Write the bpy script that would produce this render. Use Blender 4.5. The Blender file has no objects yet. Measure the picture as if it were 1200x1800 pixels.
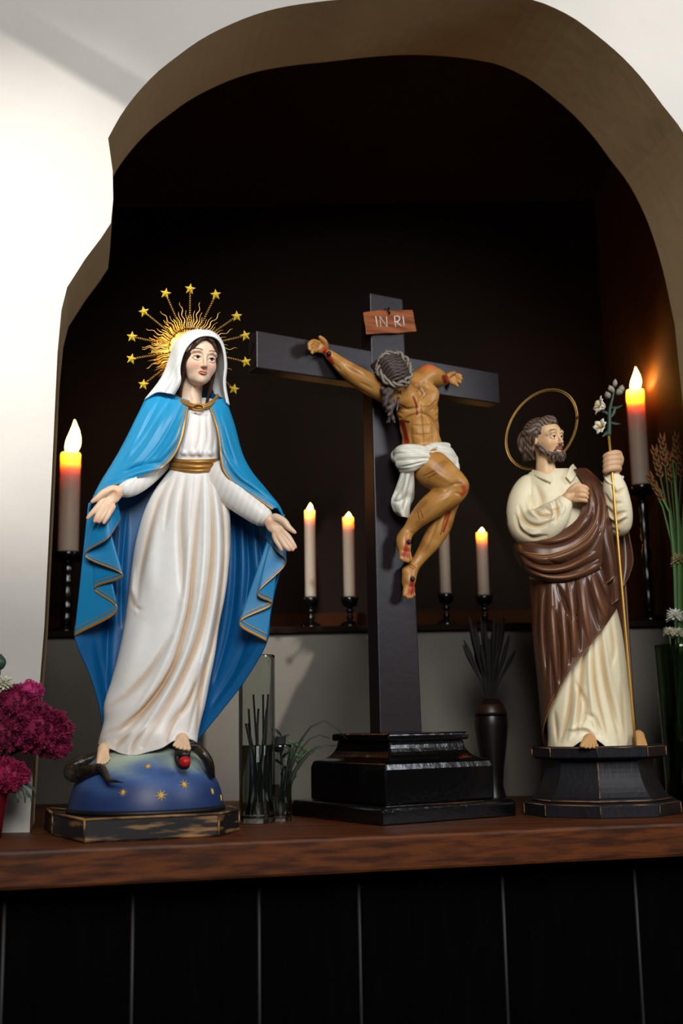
import bpy, bmesh, math, random
import numpy as np
from mathutils import Vector, Matrix, geometry

rnd = random.Random(7)
np.random.seed(7)
SC = bpy.context.scene
COL = SC.collection

# ------------------------------------------------------------------ camera
F = 2000.0                      # focal length in pixels of the 1200 x 1800 frame
CAM = np.array([0.0, -1.45, 0.1335])
TILT, ROLL = math.radians(10.5), math.radians(1.0)
cam_d = bpy.data.cameras.new('camera')
cam = bpy.data.objects.new('camera', cam_d)
COL.objects.link(cam)
CROT = Matrix.Rotation(math.pi / 2 + TILT, 3, 'X') @ Matrix.Rotation(-ROLL, 3, 'Z')
cam.matrix_world = Matrix.Translation(CAM.tolist()) @ CROT.to_4x4()
cam_d.sensor_fit = 'VERTICAL'
cam_d.sensor_height = 36.0
cam_d.lens = 36.0 * F / 1800.0
cam_d.clip_start = 0.02
cam_d.dof.use_dof = True
cam_d.dof.focus_distance = 1.56
cam_d.dof.aperture_fstop = 3.4
SC.camera = cam

# ------------------------------------------------------------------ world, light, exposure
SC.view_settings.view_transform = 'Standard'
SC.view_settings.look = 'None'
SC.view_settings.gamma = 1.0
SC.view_settings.use_curve_mapping = False
SC.view_settings.exposure = 0.0
W = bpy.data.worlds.new('world'); SC.world = W; W.use_nodes = True
W.node_tree.nodes['Background'].inputs[0].default_value = (0.75, 0.85, 1.0, 1)
W.node_tree.nodes['Background'].inputs[1].default_value = 0.02

def area(name, loc, target, size, power, color=(1, 1, 1), sy=None):
    l = bpy.data.lights.new(name, 'AREA'); l.energy = power; l.color = color
    l.size = size
    if sy: l.shape = 'RECTANGLE'; l.size_y = sy
    o = bpy.data.objects.new(name, l); COL.objects.link(o)
    o.location = loc
    o.rotation_euler = (Vector(target) - Vector(loc)).to_track_quat('-Z', 'Y').to_euler()
    return o
def spot(name, loc, target, angle, power, color=(1, 1, 1), size=0.05, blend=0.5):
    l = bpy.data.lights.new(name, 'SPOT'); l.energy = power; l.color = color
    l.spot_size = math.radians(angle); l.spot_blend = blend; l.shadow_soft_size = size
    o = bpy.data.objects.new(name, l); COL.objects.link(o)
    o.location = loc
    o.rotation_euler = (Vector(target) - Vector(loc)).to_track_quat('-Z', 'Y').to_euler()
    return o
area('doorway_daylight', (0.30, -2.3, 1.35), (0.0, 0.2, 0.35), 1.0, 55, (1.0, 0.985, 0.96))
area('side_highlight', (1.5, -0.55, 0.9), (0.08, 0.25, 0.2), 0.4, 9, (0.86, 0.92, 1.0))  # added lamp that puts highlights on the right-facing sides of the lacquered base
SUN = np.array([-1.1, -2.6, 2.3])
spot('sun_patch', SUN.tolist(), (-0.48, 0.085, 0.76), 15, 720, (1.0, 0.95, 0.89), 0.022, 1.0)
spot('sun_patch', (1.0, -2.6, 2.2), (0.50, 0.085, 1.16), 13, 190, (1.0, 0.96, 0.9), 0.03, 1.0)

# ------------------------------------------------------------------ pixel <-> world
_R = np.array(CROT)
def ray(px, py):
    px = np.asarray(px, float); py = np.asarray(py, float)
    v = np.stack([(px - 600) / F, -(py - 900) / F, -np.ones_like(px)], -1)
    return v @ _R.T
def at(px, py, Y):
    """points seen at pixel px,py standing on the plane y = Y"""
    r = ray(px, py); t = (np.asarray(Y, float) - CAM[1]) / r[..., 1]
    return CAM + r * t[..., None]
def onz(px, py, z=0.0):
    r = ray(px, py); t = (z - CAM[2]) / r[..., 2]
    return CAM + r * t[..., None]
def proj(p):
    q = (np.asarray(p, float) - CAM) @ _R
    return np.stack([600 + F * q[..., 0] / -q[..., 2], 900 - F * q[..., 1] / -q[..., 2]], -1)
class Frame:
    """a statue's own modelling frame: picture position + depth offset (pixels, + = away)"""
    def __init__(s, Y, slope=0.0, x0=600.0):
        s.Y = Y; s.u = (Y - CAM[1]) / F * 1.0; s.slope = slope; s.x0 = x0
    def __call__(s, x, y, d):
        x = np.asarray(x, float)
        return at(x, y, s.Y + (np.asarray(d, float) + s.slope * (x - s.x0)) * s.u)

# ------------------------------------------------------------------ colours and materials
def lin(c):
    c = np.asarray(c, float) / 255.0
    return np.where(c <= 0.04045, c / 12.92, ((c + 0.055) / 1.055) ** 2.4)
def L4(c):
    l = lin(c); return (float(l[0]), float(l[1]), float(l[2]), 1.0)
MATS = {}
def mat(name, col=None, rough=0.5, metal=0.0, spec=0.5, var=0.0, vscale=30.0, bump=0.0, bscale=60.0,
        attr=False, emit=None, estr=0.0, coat=0.0, trans=0.0, sss=0.0, sssr=(1, .4, .15), ior=1.45, col2=None, stretch=None, detail=4.0):
    if name in MATS: return MATS[name]
    m = bpy.data.materials.new(name); m.use_nodes = True; MATS[name] = m
    nt = m.node_tree; N = nt.nodes; b = N['Principled BSDF']; LK = nt.links.new
    b.inputs['Roughness'].default_value = rough
    b.inputs['Metallic'].default_value = metal
    b.inputs['Specular IOR Level'].default_value = spec
    b.inputs['Coat Weight'].default_value = coat
    b.inputs['Coat Roughness'].default_value = 0.12
    b.inputs['Transmission Weight'].default_value = trans
    b.inputs['IOR'].default_value = ior
    if sss:
        b.inputs['Subsurface Weight'].default_value = sss
        b.inputs['Subsurface Radius'].default_value = sssr
        b.inputs['Subsurface Scale'].default_value = 0.02
    if emit is not None:
        b.inputs['Emission Color'].default_value = L4(emit); b.inputs['Emission Strength'].default_value = estr
    tc = None
    def coords():
        nonlocal tc
        if tc is None:
            t = N.new('ShaderNodeTexCoord'); tc = t.outputs['Object']
            if stretch:
                mp = N.new('ShaderNodeMapping'); mp.inputs['Scale'].default_value = stretch
                LK(tc, mp.inputs['Vector']); tc = mp.outputs['Vector']
        return tc
    src = None
    if attr:
        a = N.new('ShaderNodeAttribute'); a.attribute_name = 'Col'; src = a.outputs['Color']
    else:
        b.inputs['Base Color'].default_value = L4(col)
    if var or col2 is not None:
        nz = N.new('ShaderNodeTexNoise'); nz.inputs['Scale'].default_value = vscale; nz.inputs['Detail'].default_value = detail
        LK(coords(), nz.inputs['Vector'])
        mx = N.new('ShaderNodeMix'); mx.data_type = 'RGBA'
        if col2 is not None:
            rp = N.new('ShaderNodeMapRange'); rp.inputs[1].default_value = 0.42; rp.inputs[2].default_value = 0.62
            LK(nz.outputs['Fac'], rp.inputs[0]); LK(rp.outputs[0], mx.inputs[0])
            mx.inputs[7].default_value = L4(col2)
        else:
            mx.blend_type = 'MULTIPLY'; mx.inputs[0].default_value = var
            LK(nz.outputs['Color'] if False else nz.outputs['Fac'], mx.inputs[7])
            mr = N.new('ShaderNodeMapRange'); mr.inputs[1].default_value = 0.3; mr.inputs[2].default_value = 0.7
            mr.inputs[3].default_value = 0.35; mr.inputs[4].default_value = 1.15
            LK(nz.outputs['Fac'], mr.inputs[0]); LK(mr.outputs[0], mx.inputs[7])
        if src is not None: LK(src, mx.inputs[6])
        else: mx.inputs[6].default_value = L4(col)
        src = mx.outputs[2]
    if src is not None: LK(src, b.inputs['Base Color'])
    if bump:
        n2 = N.new('ShaderNodeTexNoise'); n2.inputs['Scale'].default_value = bscale; n2.inputs['Detail'].default_value = 5
        LK(coords(), n2.inputs['Vector'])
        bp = N.new('ShaderNodeBump'); bp.inputs['Strength'].default_value = bump; bp.inputs['Distance'].default_value = 0.004
        LK(n2.outputs['Fac'], bp.inputs['Height']); LK(bp.outputs['Normal'], b.inputs['Normal'])
    return m

M_paint = mat('painted_plaster', attr=True, rough=0.42, spec=0.4, var=0.06, vscale=90)
M_skin = mat('painted_skin', attr=True, rough=0.4, spec=0.4)
M_satin = mat('satin_paint', attr=True, rough=0.42, spec=0.4, var=0.08, vscale=70)
M_brown = mat('brown_gloss_paint', attr=True, rough=0.3, spec=0.5, var=0.12, vscale=60)
M_ochre = mat('ochre_varnished_skin', attr=True, rough=0.36, spec=0.4, var=0.12, vscale=60)
M_goldp = mat('gold_paint', (176, 128, 62), rough=0.38, metal=0.45, var=0.2, vscale=120)
M_gold = mat('polished_gold', (206, 152, 62), rough=0.28, metal=1.0)
M_goldf = mat('gold_foil_star', (238, 204, 66), rough=0.3, metal=0.35)
M_brass = mat('antique_brass', (150, 116, 62), rough=0.35, metal=0.9)
M_wallw = mat('white_plaster', (192, 188, 182), rough=0.85, spec=0.2, var=0.10, vscale=6, bump=0.25, bscale=40)
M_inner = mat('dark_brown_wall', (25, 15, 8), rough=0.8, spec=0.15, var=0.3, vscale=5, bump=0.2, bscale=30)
M_cross = mat('dark_stained_wood', (26, 20, 26), rough=0.42, spec=0.5, col2=(32, 20, 23), vscale=6, bump=0.06, bscale=90)
M_lacq = mat('black_lacquer', (6, 5, 6), rough=0.2, spec=0.5, coat=0.6, bump=0.3, bscale=70)
M_shelf = mat('varnished_shelf_wood', (94, 48, 19), rough=0.5, spec=0.25, col2=(56, 28, 12), vscale=4, stretch=(1, 16, 34), bump=0.08, bscale=18)
M_plank = mat('black_stained_plank', (3, 2, 2), rough=0.8, spec=0.03, col2=(5, 3, 3), vscale=8, stretch=(10, 10, 1))
M_blackwood = mat('distressed_black_wood', (20, 17, 18), rough=0.5, spec=0.45, var=0.5, vscale=22, stretch=(1, 1, 4))
M_wornblack = mat('rubbed_black_wood', (20, 17, 18), rough=0.55, spec=0.4, col2=(20, 17, 18), vscale=26, stretch=(.5, .5, 4))
def _worn():
    # tan wood showing through the black paint in patches
    nt = M_wornblack.node_tree; mr = [n for n in nt.nodes if n.type == 'MAP_RANGE'][0]; mx = [n for n in nt.nodes if n.type == 'MIX'][0]
    mr.inputs[1].default_value = .53; mr.inputs[2].default_value = .66; mx.inputs[7].default_value = L4((150, 110, 66))
_worn()
M_wear = mat('worn_wood_edge', (150, 108, 62), rough=0.6, col2=(46, 36, 28), vscale=45, stretch=(.6, .6, 2))
M_hair = mat('painted_hair', attr=True, rough=0.5, spec=0.35)
M_white = mat('white_paint', (236, 236, 228), rough=0.45)

# ------------------------------------------------------------------ mesh helpers
def setprops(o, label=None, cat=None, group=None, kind=None):
    if label: o['label'] = label
    if cat: o['category'] = cat
    if group: o['group'] = group
    if kind: o['kind'] = kind
    return o
def thing(name, loc, label, cat, group=None):
    o = bpy.data.objects.new(name, None); COL.objects.link(o); o.empty_display_size = 0.03
    o.location = [float(v) for v in loc]
    return setprops(o, label, cat, group)
def link(name, me, material, parent=None, label=None, smooth=True):
    o = bpy.data.objects.new(name, me); COL.objects.link(o)
    if material is not None and not me.materials: me.materials.append(material)
    if smooth and len(me.polygons): me.polygons.foreach_set('use_smooth', np.ones(len(me.polygons), bool))
    if parent is not None:
        o.parent = parent
        off = Vector((0, 0, 0)); p = parent
        while p is not None: off += p.location; p = p.parent
        o.location = -off                        # meshes are authored in world space
    if label: o['label'] = label
    return o
def mesh_from(name, V, Fc, col=None):
    me = bpy.data.meshes.new(name)
    V = np.asarray(V, np.float32)
    if isinstance(Fc, np.ndarray):
        n, k = Fc.shape
        me.vertices.add(len(V)); me.vertices.foreach_set('co', V.ravel())
        me.loops.add(n * k); me.polygons.add(n)
        me.loops.foreach_set('vertex_index', Fc.astype(np.int32).ravel())
        me.polygons.foreach_set('loop_start', np.arange(0, n * k, k, dtype=np.int32))
        me.update(calc_edges=True); me.validate()
    else:
        me.from_pydata(V.tolist(), [], [list(f) for f in Fc]); me.update()
    if col is not None:
        a = me.color_attributes.new('Col', 'FLOAT_COLOR', 'POINT')
        c = np.ones((len(V), 4), np.float32); c[:, :3] = col
        a.data.foreach_set('color', c.ravel())
    return me
class MB:
    """collects simple solids into one mesh (one part)"""
    def __init__(s): s.V = []; s.F = []; s.C = []
    def add(s, V, Fc, c=None):
        b = len(s.V); s.V += [tuple(map(float, v)) for v in V]; s.F += [tuple(int(i) + b for i in f) for f in Fc]
        s.C += [tuple(c) if c is not None else (1, 1, 1)] * len(V)
    def box(s, lo, hi, Mx=None, c=None):
        x0, y0, z0 = lo; x1, y1, z1 = hi
        V = [(x0, y0, z0), (x1, y0, z0), (x1, y1, z0), (x0, y1, z0), (x0, y0, z1), (x1, y0, z1), (x1, y1, z1), (x0, y1, z1)]
        if Mx is not None: V = [tuple(Mx @ Vector(v)) for v in V]
        s.add(V, [(0, 3, 2, 1), (4, 5, 6, 7), (0, 1, 5, 4), (1, 2, 6, 5), (2, 3, 7, 6), (3, 0, 4, 7)], c)
    def tube(s, P, R, n=8, c=None, caps=True):
        P = np.asarray(P, float); R = np.broadcast_to(np.asarray(R, float), (len(P),))
        T = np.gradient(P, axis=0); T /= np.linalg.norm(T, axis=1)[:, None] + 1e-12
        a = np.array([0, 0, 1.0]) if abs(T[0][2]) < 0.9 else np.array([1.0, 0, 0])
        nrm = np.cross(T[0], a); nrm /= np.linalg.norm(nrm); V = []
        for i in range(len(P)):
            nrm = nrm - T[i] * nrm.dot(T[i]); nrm /= np.linalg.norm(nrm) + 1e-12
            bi = np.cross(T[i], nrm)
            for k in range(n):
                t = 2 * math.pi * k / n
                V.append(P[i] + R[i] * (math.cos(t) * nrm + math.sin(t) * bi))
        Fc = []
        for i in range(len(P) - 1):
            for k in range(n):
                Fc.append((i * n + k, i * n + (k + 1) % n, (i + 1) * n + (k + 1) % n, (i + 1) * n + k))
        if caps: Fc += [tuple(range(n))[::-1], tuple(range((len(P) - 1) * n, len(P) * n))]
        s.add(V, Fc, c)
    def lathe(s, prof, n=24, c=(0, 0, 0), col=None, closed=False):
        V = []
        for r, z in prof:
            for k in range(n):
                t = 2 * math.pi * k / n; V.append((c[0] + r * math.cos(t), c[1] + r * math.sin(t), c[2] + z))
        Fc = []; m = len(prof)
        for i in range(m if closed else m - 1):
            for k in range(n):
                j = (i + 1) % m
                Fc.append((i * n + k, i * n + (k + 1) % n, j * n + (k + 1) % n, j * n + k))
        if not closed: Fc += [tuple(range(n))[::-1], tuple(range((m - 1) * n, m * n))]
        s.add(V, Fc, col)
    def prism(s, secs, c=None):
        """stack of equal-length plan polygons [(z, [(x,y)..])..]"""
        n = len(secs[0][1]); V = [(x, y, z) for z, pl in secs for x, y in pl]; Fc = []
        for i in range(len(secs) - 1):
            for k in range(n):
                Fc.append((i * n + k, i * n + (k + 1) % n, (i + 1) * n + (k + 1) % n, (i + 1) * n + k))
        Fc += [tuple(range(n))[::-1], tuple(range((len(secs) - 1) * n, len(secs) * n))]
        s.add(V, Fc, c)
    def mesh(s, name): return mesh_from(name, s.V, s.F, np.array(s.C) if s.C else None)
    def build(s, name, material, parent=None, label=None, smooth=True, bevel=0.0, weld=False):
        o = link(name, s.mesh(name), material, parent, label, smooth)
        if bevel:
            b = o.modifiers.new('bevel', 'BEVEL'); b.width = bevel; b.segments = 2; b.limit_method = 'ANGLE'; b.angle_limit = math.radians(30)
            b.harden_normals = False
        return o
def crom(P, n, closed=False):
    """Catmull-Rom resample of control points to n points by chord length"""
    P = np.asarray(P, float)
    if closed: Q = np.vstack([P[-1], P, P[0], P[1]])
    else: Q = np.vstack([2 * P[0] - P[1], P, 2 * P[-1] - P[-2]])
    seg = len(Q) - 3
    fine = 24; t = np.linspace(0, 1, fine, endpoint=False)[:, None]; out = []
    for i in range(seg):
        a, b, c, d = Q[i], Q[i + 1], Q[i + 2], Q[i + 3]
        out.append(0.5 * (2 * b + (c - a) * t + (2 * a - 5 * b + 4 * c - d) * t ** 2 + (3 * b - a - 3 * c + d) * t ** 3))
    out = np.vstack(out + [Q[-2][None]])
    s = np.r_[0, np.cumsum(np.linalg.norm(np.diff(out, axis=0), axis=1))]
    q = np.linspace(0, s[-1], n + 1)[:-1] if closed else np.linspace(0, s[-1], n)
    return np.stack([np.interp(q, s, out[:, k]) for k in range(out.shape[1])], -1)
def cromv(G, n):
    """resample a stack of rows [r, m, 3] to n rows, uniform parameter"""
    G = np.asarray(G, float); Q = np.concatenate([2 * G[:1] - G[1:2], G, 2 * G[-1:] - G[-2:-1]])
    t = np.linspace(0, len(G) - 1, n); i = np.minimum(t.astype(int), len(G) - 2); f = (t - i)[:, None, None]
    a, b, c, d = Q[i], Q[i + 1], Q[i + 2], Q[i + 3]
    return 0.5 * (2 * b + (c - a) * f + (2 * a - 5 * b + 4 * c - d) * f ** 2 + (3 * b - a - 3 * c + d) * f ** 3)
def polydist(x, y, line, par=False):
    D = np.full(x.shape, 1e9); T = np.zeros(x.shape); line = np.asarray(line, float); n = len(line) - 1
    for i, ((ax, ay), (bx, by)) in enumerate(zip(line[:-1], line[1:])):
        ex, ey = bx - ax, by - ay
        t = np.clip(((x - ax) * ex + (y - ay) * ey) / (ex * ex + ey * ey + 1e-9), 0, 1)
        d = np.hypot(x - ax - t * ex, y - ay - t * ey); m = d < D
        D = np.where(m, d, D); T = np.where(m, (i + t) / n, T)
    return (D, T) if par else D
def foldfield(G, folds):
    """folds: (polyline, width, depth) - depth > 0 pushes the cloth away (valley), < 0 raises a ridge"""
    d = np.zeros(G.shape[:-1])
    for line, w, a in folds:
        ln = crom(np.asarray(line, float), 20) if len(line) > 2 else np.asarray(line, float)
        D, T = polydist(G[..., 0], G[..., 1], ln, True)
        taper = np.sin(np.clip(T * .94 + .03, 0, 1) * math.pi) ** .7
        d += a * taper * np.exp(-(D / (w * (.55 + .45 * taper))) ** 2)
    return d
def grid_faces(nv, nu, closed=False):
    i = np.arange(nv - 1)[:, None]; j = np.arange(nu if closed else nu - 1)[None]
    j2 = (j + 1) % nu
    return np.stack([i * nu + j, i * nu + j2, (i + 1) * nu + j2, (i + 1) * nu + j], -1).reshape(-1, 4)
def sheet(fr, rows, nu, nv, folds=(), closed=False, front=None):
    G = np.stack([crom(r, nu, closed) for r in rows]); G = cromv(G, nv)
    dd = foldfield(G, folds)
    if front is not None: dd = dd * (G[..., 2] < front)
    G[..., 2] += dd
    return G, dd
def cloth(name, fr, G, color, material, parent, thick=3.0, closed=False, label=None, flip=False):
    nv, nu = G.shape[:2]
    Pw = fr(G[..., 0], G[..., 1], G[..., 2]).reshape(-1, 3)
    Fc = grid_faces(nv, nu, closed)
    if flip: Fc = Fc[:, ::-1]
    c = np.broadcast_to(np.asarray(color, float).reshape(-1, 3) if np.ndim(color) < 3 else color.reshape(-1, 3), (nv * nu, 3))
    me = mesh_from(name, Pw, Fc, c)
    o = link(name, me, material, parent, label)
    if thick:
        s = o.modifiers.new('thickness', 'SOLIDIFY'); s.thickness = thick * fr.u; s.offset = 0
    return o
def ribbon(name, fr, A, B, lift, material, parent, thick=1.2):
    """painted/raised band between two pixel curves (n,3)"""
    G = np.stack([A, B]); G = G.copy(); G[..., 2] -= lift
    return cloth(name, fr, cromv(np.stack([G[0], (G[0] + G[1]) / 2, G[1]]), 4), (1, 1, 1), material, parent, thick)

# ------------------------------------------------------------------ implicit sculpting
class Sculpt:
    def __init__(s, fr, vox): s.fr = fr; s.h = vox * (fr.u if fr else 1.0); s.ops = []; s.u = fr.u if fr else 1.0
    def P(s, c): return s.fr(c[0], c[1], c[2]) if s.fr else np.asarray(c, float)
    def chain(s, pts, k=2.0, sub=False):
        """pts: (x, y, d, r) joints of a tapering limb"""
        pts = np.asarray(pts, float)
        if len(pts) > 2: pts = crom(pts, (len(pts) - 1) * 4 + 1)
        W_ = [s.P(p[:3]) for p in pts]; R = pts[:, 3] * s.u
        for i in range(len(pts) - 1): s.ops.append(('cap', W_[i], W_[i + 1], R[i], R[i + 1], k * s.u if i == 0 else max(k * s.u * .5, R[i] * .5), sub))
    def seg(s, a, b, ra, rb, k=2.0, sub=False):
        s.ops.append(('cap', s.P(a), s.P(b), ra * s.u, rb * s.u, k * s.u, sub))
    def ball(s, c, r, k=2.0, sub=False):
        p = s.P(c); s.ops.append(('cap', p, p + 1e-6, r * s.u, r * s.u, k * s.u, sub))
    def ell(s, c, r, k=2.0, ang=0.0, sub=False, R=None):
        """ellipsoid, radii (across, up, depth), turned by ang degrees clockwise in the picture"""
        p = s.P(c); a = math.radians(ang)
        if R is None: R = np.array([[math.cos(a), 0, -math.sin(a)], [-math.sin(a), 0, -math.cos(a)], [0, 1, 0]])
        s.ops.append(('ell', p, R, np.asarray(r, float) * s.u, k * s.u, sub))
    def fn(s, lo, hi, f): s.ops.append(('fn', np.asarray(lo, float), np.asarray(hi, float), f))
    def field(s):
        lo = np.full(3, 1e9); hi = -lo
        for o in s.ops:
            if o[0] == 'cap' and not o[6]:
                r = max(o[3], o[4]); lo = np.minimum(lo, np.minimum(o[1], o[2]) - r); hi = np.maximum(hi, np.maximum(o[1], o[2]) + r)
            elif o[0] == 'ell' and not o[5]:
                r = np.sqrt(((o[2] * o[3][:, None]) ** 2).sum(0)); lo = np.minimum(lo, o[1] - r); hi = np.maximum(hi, o[1] + r)
        h = s.h; lo = lo - 4 * h; hi = hi + 4 * h
        n = np.ceil((hi - lo) / h).astype(int) + 1
        f = np.full(n, 1e3, np.float32)
        ax = [lo[i] + h * np.arange(n[i]) for i in range(3)]
        for o in s.ops:
            if o[0] == 'cap':
                r = max(o[3], o[4]); k, sub = o[5], o[6]; a = np.minimum(o[1], o[2]) - r; b = np.maximum(o[1], o[2]) + r
            elif o[0] == 'ell':
                e = np.sqrt(((o[2] * o[3][:, None]) ** 2).sum(0)); k, sub = o[4], o[5]; a = o[1] - e; b = o[1] + e
            else: k = 0; a, b = o[1], o[2]
            m = k + 3 * h
            i0 = np.clip(np.floor((a - m - lo) / h).astype(int), 0, n - 1); i1 = np.clip(np.ceil((b + m - lo) / h).astype(int) + 1, 1, n)
            if (i1 <= i0).any(): continue
            sl = tuple(slice(i0[q], i1[q]) for q in range(3))
            X = (ax[0][sl[0]][:, None, None], ax[1][sl[1]][None, :, None], ax[2][sl[2]][None, None, :])
            if o[0] == 'cap':
                A, B = o[1], o[2]; ab = B - A; L = ab.dot(ab) + 1e-15
                t = np.clip(((X[0] - A[0]) * ab[0] + (X[1] - A[1]) * ab[1] + (X[2] - A[2]) * ab[2]) / L, 0, 1)
                d = np.sqrt((X[0] - A[0] - t * ab[0]) ** 2 + (X[1] - A[1] - t * ab[1]) ** 2 + (X[2] - A[2] - t * ab[2]) ** 2) - (o[3] + t * (o[4] - o[3]))
            elif o[0] == 'ell':
                C, R, r = o[1], o[2], o[3]; q0 = 0; q1 = 0
                for q in range(3):
                    l = (X[0] - C[0]) * R[q, 0] + (X[1] - C[1]) * R[q, 1] + (X[2] - C[2]) * R[q, 2]
                    q0 = q0 + (l / r[q]) ** 2; q1 = q1 + (l / r[q] ** 2) ** 2
                k0 = np.sqrt(q0); d = k0 * (k0 - 1) / (np.sqrt(q1) + 1e-9)
            else:
                f[sl] += o[3](X[0], X[1], X[2]); continue
            g = f[sl]
            if sub:
                d = -d
                hh = np.maximum(k - np.abs(g - d), 0) / max(k, 1e-9); f[sl] = np.maximum(g, d) + hh * hh * k * 0.25
            else:
                hh = np.maximum(k - np.abs(g - d), 0) / max(k, 1e-9); f[sl] = np.minimum(g, d) - hh * hh * k * 0.25
        return f, lo, h
    def mesh(s, name, paint, material, parent, label=None, smooth_it=1, carve=None):
        f, lo, h = s.field()
        V, Fc = nets(f); V = lo + V * h
        if smooth_it: V = relax(V, Fc, smooth_it)
        if carve: V = carved(V, Fc, carve, s.u)
        c = paint(V) if callable(paint) else np.broadcast_to(np.asarray(paint, float), V.shape)
        return link(name, mesh_from(name, V, Fc, c), material, parent, label)
def nets(f):
    s = f < 0; n = f.shape
    cnt = np.zeros(tuple(q - 1 for q in n), np.int8)
    for a in (0, 1):
        for b in (0, 1):
            for c in (0, 1): cnt += s[a:n[0] - 1 + a, b:n[1] - 1 + b, c:n[2] - 1 + c]
    act = (cnt > 0) & (cnt < 8); I = np.argwhere(act); idx = np.full(act.shape, -1, np.int64); idx[act] = np.arange(len(I))
    acc = np.zeros((len(I), 3)); num = np.zeros(len(I))
    cs = [(a, b, c) for a in (0, 1) for b in (0, 1) for c in (0, 1)]
    val = {q: f[I[:, 0] + q[0], I[:, 1] + q[1], I[:, 2] + q[2]] for q in cs}
    for q in cs:
        for axn in range(3):
            if q[axn] == 0:
                r = list(q); r[axn] = 1; r = tuple(r); a, b = val[q], val[r]
                m = (a < 0) != (b < 0); t = np.where(m, a / np.where(m, a - b, 1), 0)
                p = np.tile(np.array(q, float), (len(I), 1)); p[:, axn] += t
                acc[m] += p[m]; num[m] += 1
    V = I + acc / num[:, None]
    Fs = []
    for axn in range(3):
        u, w = (axn + 1) % 3, (axn + 2) % 3
        A = [slice(None)] * 3; B = [slice(None)] * 3; A[axn] = slice(0, -1); B[axn] = slice(1, None)
        ch = s[tuple(A)] != s[tuple(B)]
        E = np.argwhere(ch); E = E[(E[:, u] > 0) & (E[:, w] > 0) & (E[:, u] < n[u] - 1) & (E[:, w] < n[w] - 1)]
        if not len(E): continue
        ins = s[tuple(E.T)]
        def cell(du, dw):
            q = E.copy(); q[:, u] += du; q[:, w] += dw; return idx[tuple(q.T)]
        Q = np.stack([cell(-1, -1), cell(0, -1), cell(0, 0), cell(-1, 0)], 1)
        Q[~ins] = Q[~ins][:, ::-1]; Fs.append(Q)
    return V, np.vstack(Fs)
def relax(V, Fc, it):
    e = np.vstack([Fc[:, [0, 1]], Fc[:, [1, 2]], Fc[:, [2, 3]], Fc[:, [3, 0]]])
    for _ in range(it):
        a = np.zeros_like(V); c = np.zeros(len(V))
        for q in range(3):
            a[:, q] = np.bincount(e[:, 0], V[e[:, 1], q], len(V)) + np.bincount(e[:, 1], V[e[:, 0], q], len(V))
        c = np.bincount(e[:, 0], minlength=len(V)) + np.bincount(e[:, 1], minlength=len(V))
        V = V * 0.5 + 0.5 * a / np.maximum(c, 1)[:, None]
    return V
def vnormals(V, Fc):
    n = np.cross(V[Fc[:, 2]] - V[Fc[:, 0]], V[Fc[:, 3]] - V[Fc[:, 1]]); N = np.zeros_like(V)
    for q in range(3):
        for j in range(4): N[:, q] += np.bincount(Fc[:, j], n[:, q], len(V))
    return N / (np.linalg.norm(N, axis=1)[:, None] + 1e-12)
def carved(V, Fc, lines, u):
    """cut grooves (depth > 0) or raise ridges (depth < 0) along lines drawn on the viewer's side of a form"""
    N = vnormals(V, Fc); p = proj(V); w = np.clip(((CAM - V) / np.linalg.norm(CAM - V, axis=1)[:, None] * N).sum(1) * 2, 0, 1)
    if np.isnan(w).any(): w = np.nan_to_num(w)
    d = foldfield(np.concatenate([p, np.zeros((len(p), 1))], 1), lines)
    return V - N * (d * w * u)[:, None]
def mixc(c, col, w):
    w = np.clip(w, 0, 1)[:, None]; return c * (1 - w) + lin(col) * w
def sstep(x, a, b):
    t = np.clip((x - a) / (b - a), 0, 1); return t * t * (3 - 2 * t)
# ================================================================== the setting
YW, TW = 0.085, 0.165                        # front plane and thickness of the arched wall
YB = 1.02                                    # back wall of the niche
YL0 = 0.63                                   # front of the raised ledge at the back
prof_px = [(50, 1500), (52, 1468), (62, 1300), (78, 1100), (90, 860), (101, 620), (108, 545), (118, 505), (150, 455), (178, 418), (195, 392),
           (199, 350), (198, 300), (190, 243), (212, 203), (240, 165), (275, 128), (310, 100), (352, 70), (400, 45), (450, 25), (500, 12), (560, 3), (620, -3),
           (700, -12), (780, -16), (860, -12), (910, -5), (950, 4), (1000, 27), (1040, 55), (1090, 97), (1130, 140), (1165, 186), (1200, 232), (1235, 300), (1265, 390),
           (1290, 500), (1306, 640), (1320, 820), (1330, 1000), (1342, 1468), (1343, 1500)]
prof = [at(x, y, YW) for x, y in np.vstack([np.array(prof_px[:13]), crom(np.array(prof_px[13:-5], float), 70), np.array(prof_px[-5:])])]
prof = [(float(p[0]), float(p[2])) for p in prof]
prof[0] = (prof[1][0], 0.0); prof[1] = (prof[1][0], 0.015); prof[-1] = (prof[-2][0], 0.0); prof[-2] = (prof[-2][0], 0.015)
M_soffit = mat('ochre_soffit_plaster', (176, 150, 112), rough=0.85, spec=0.15, var=0.15, vscale=6, bump=0.2, bscale=30)
SK = -0.038                                  # the reveal runs slightly askew
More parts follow.
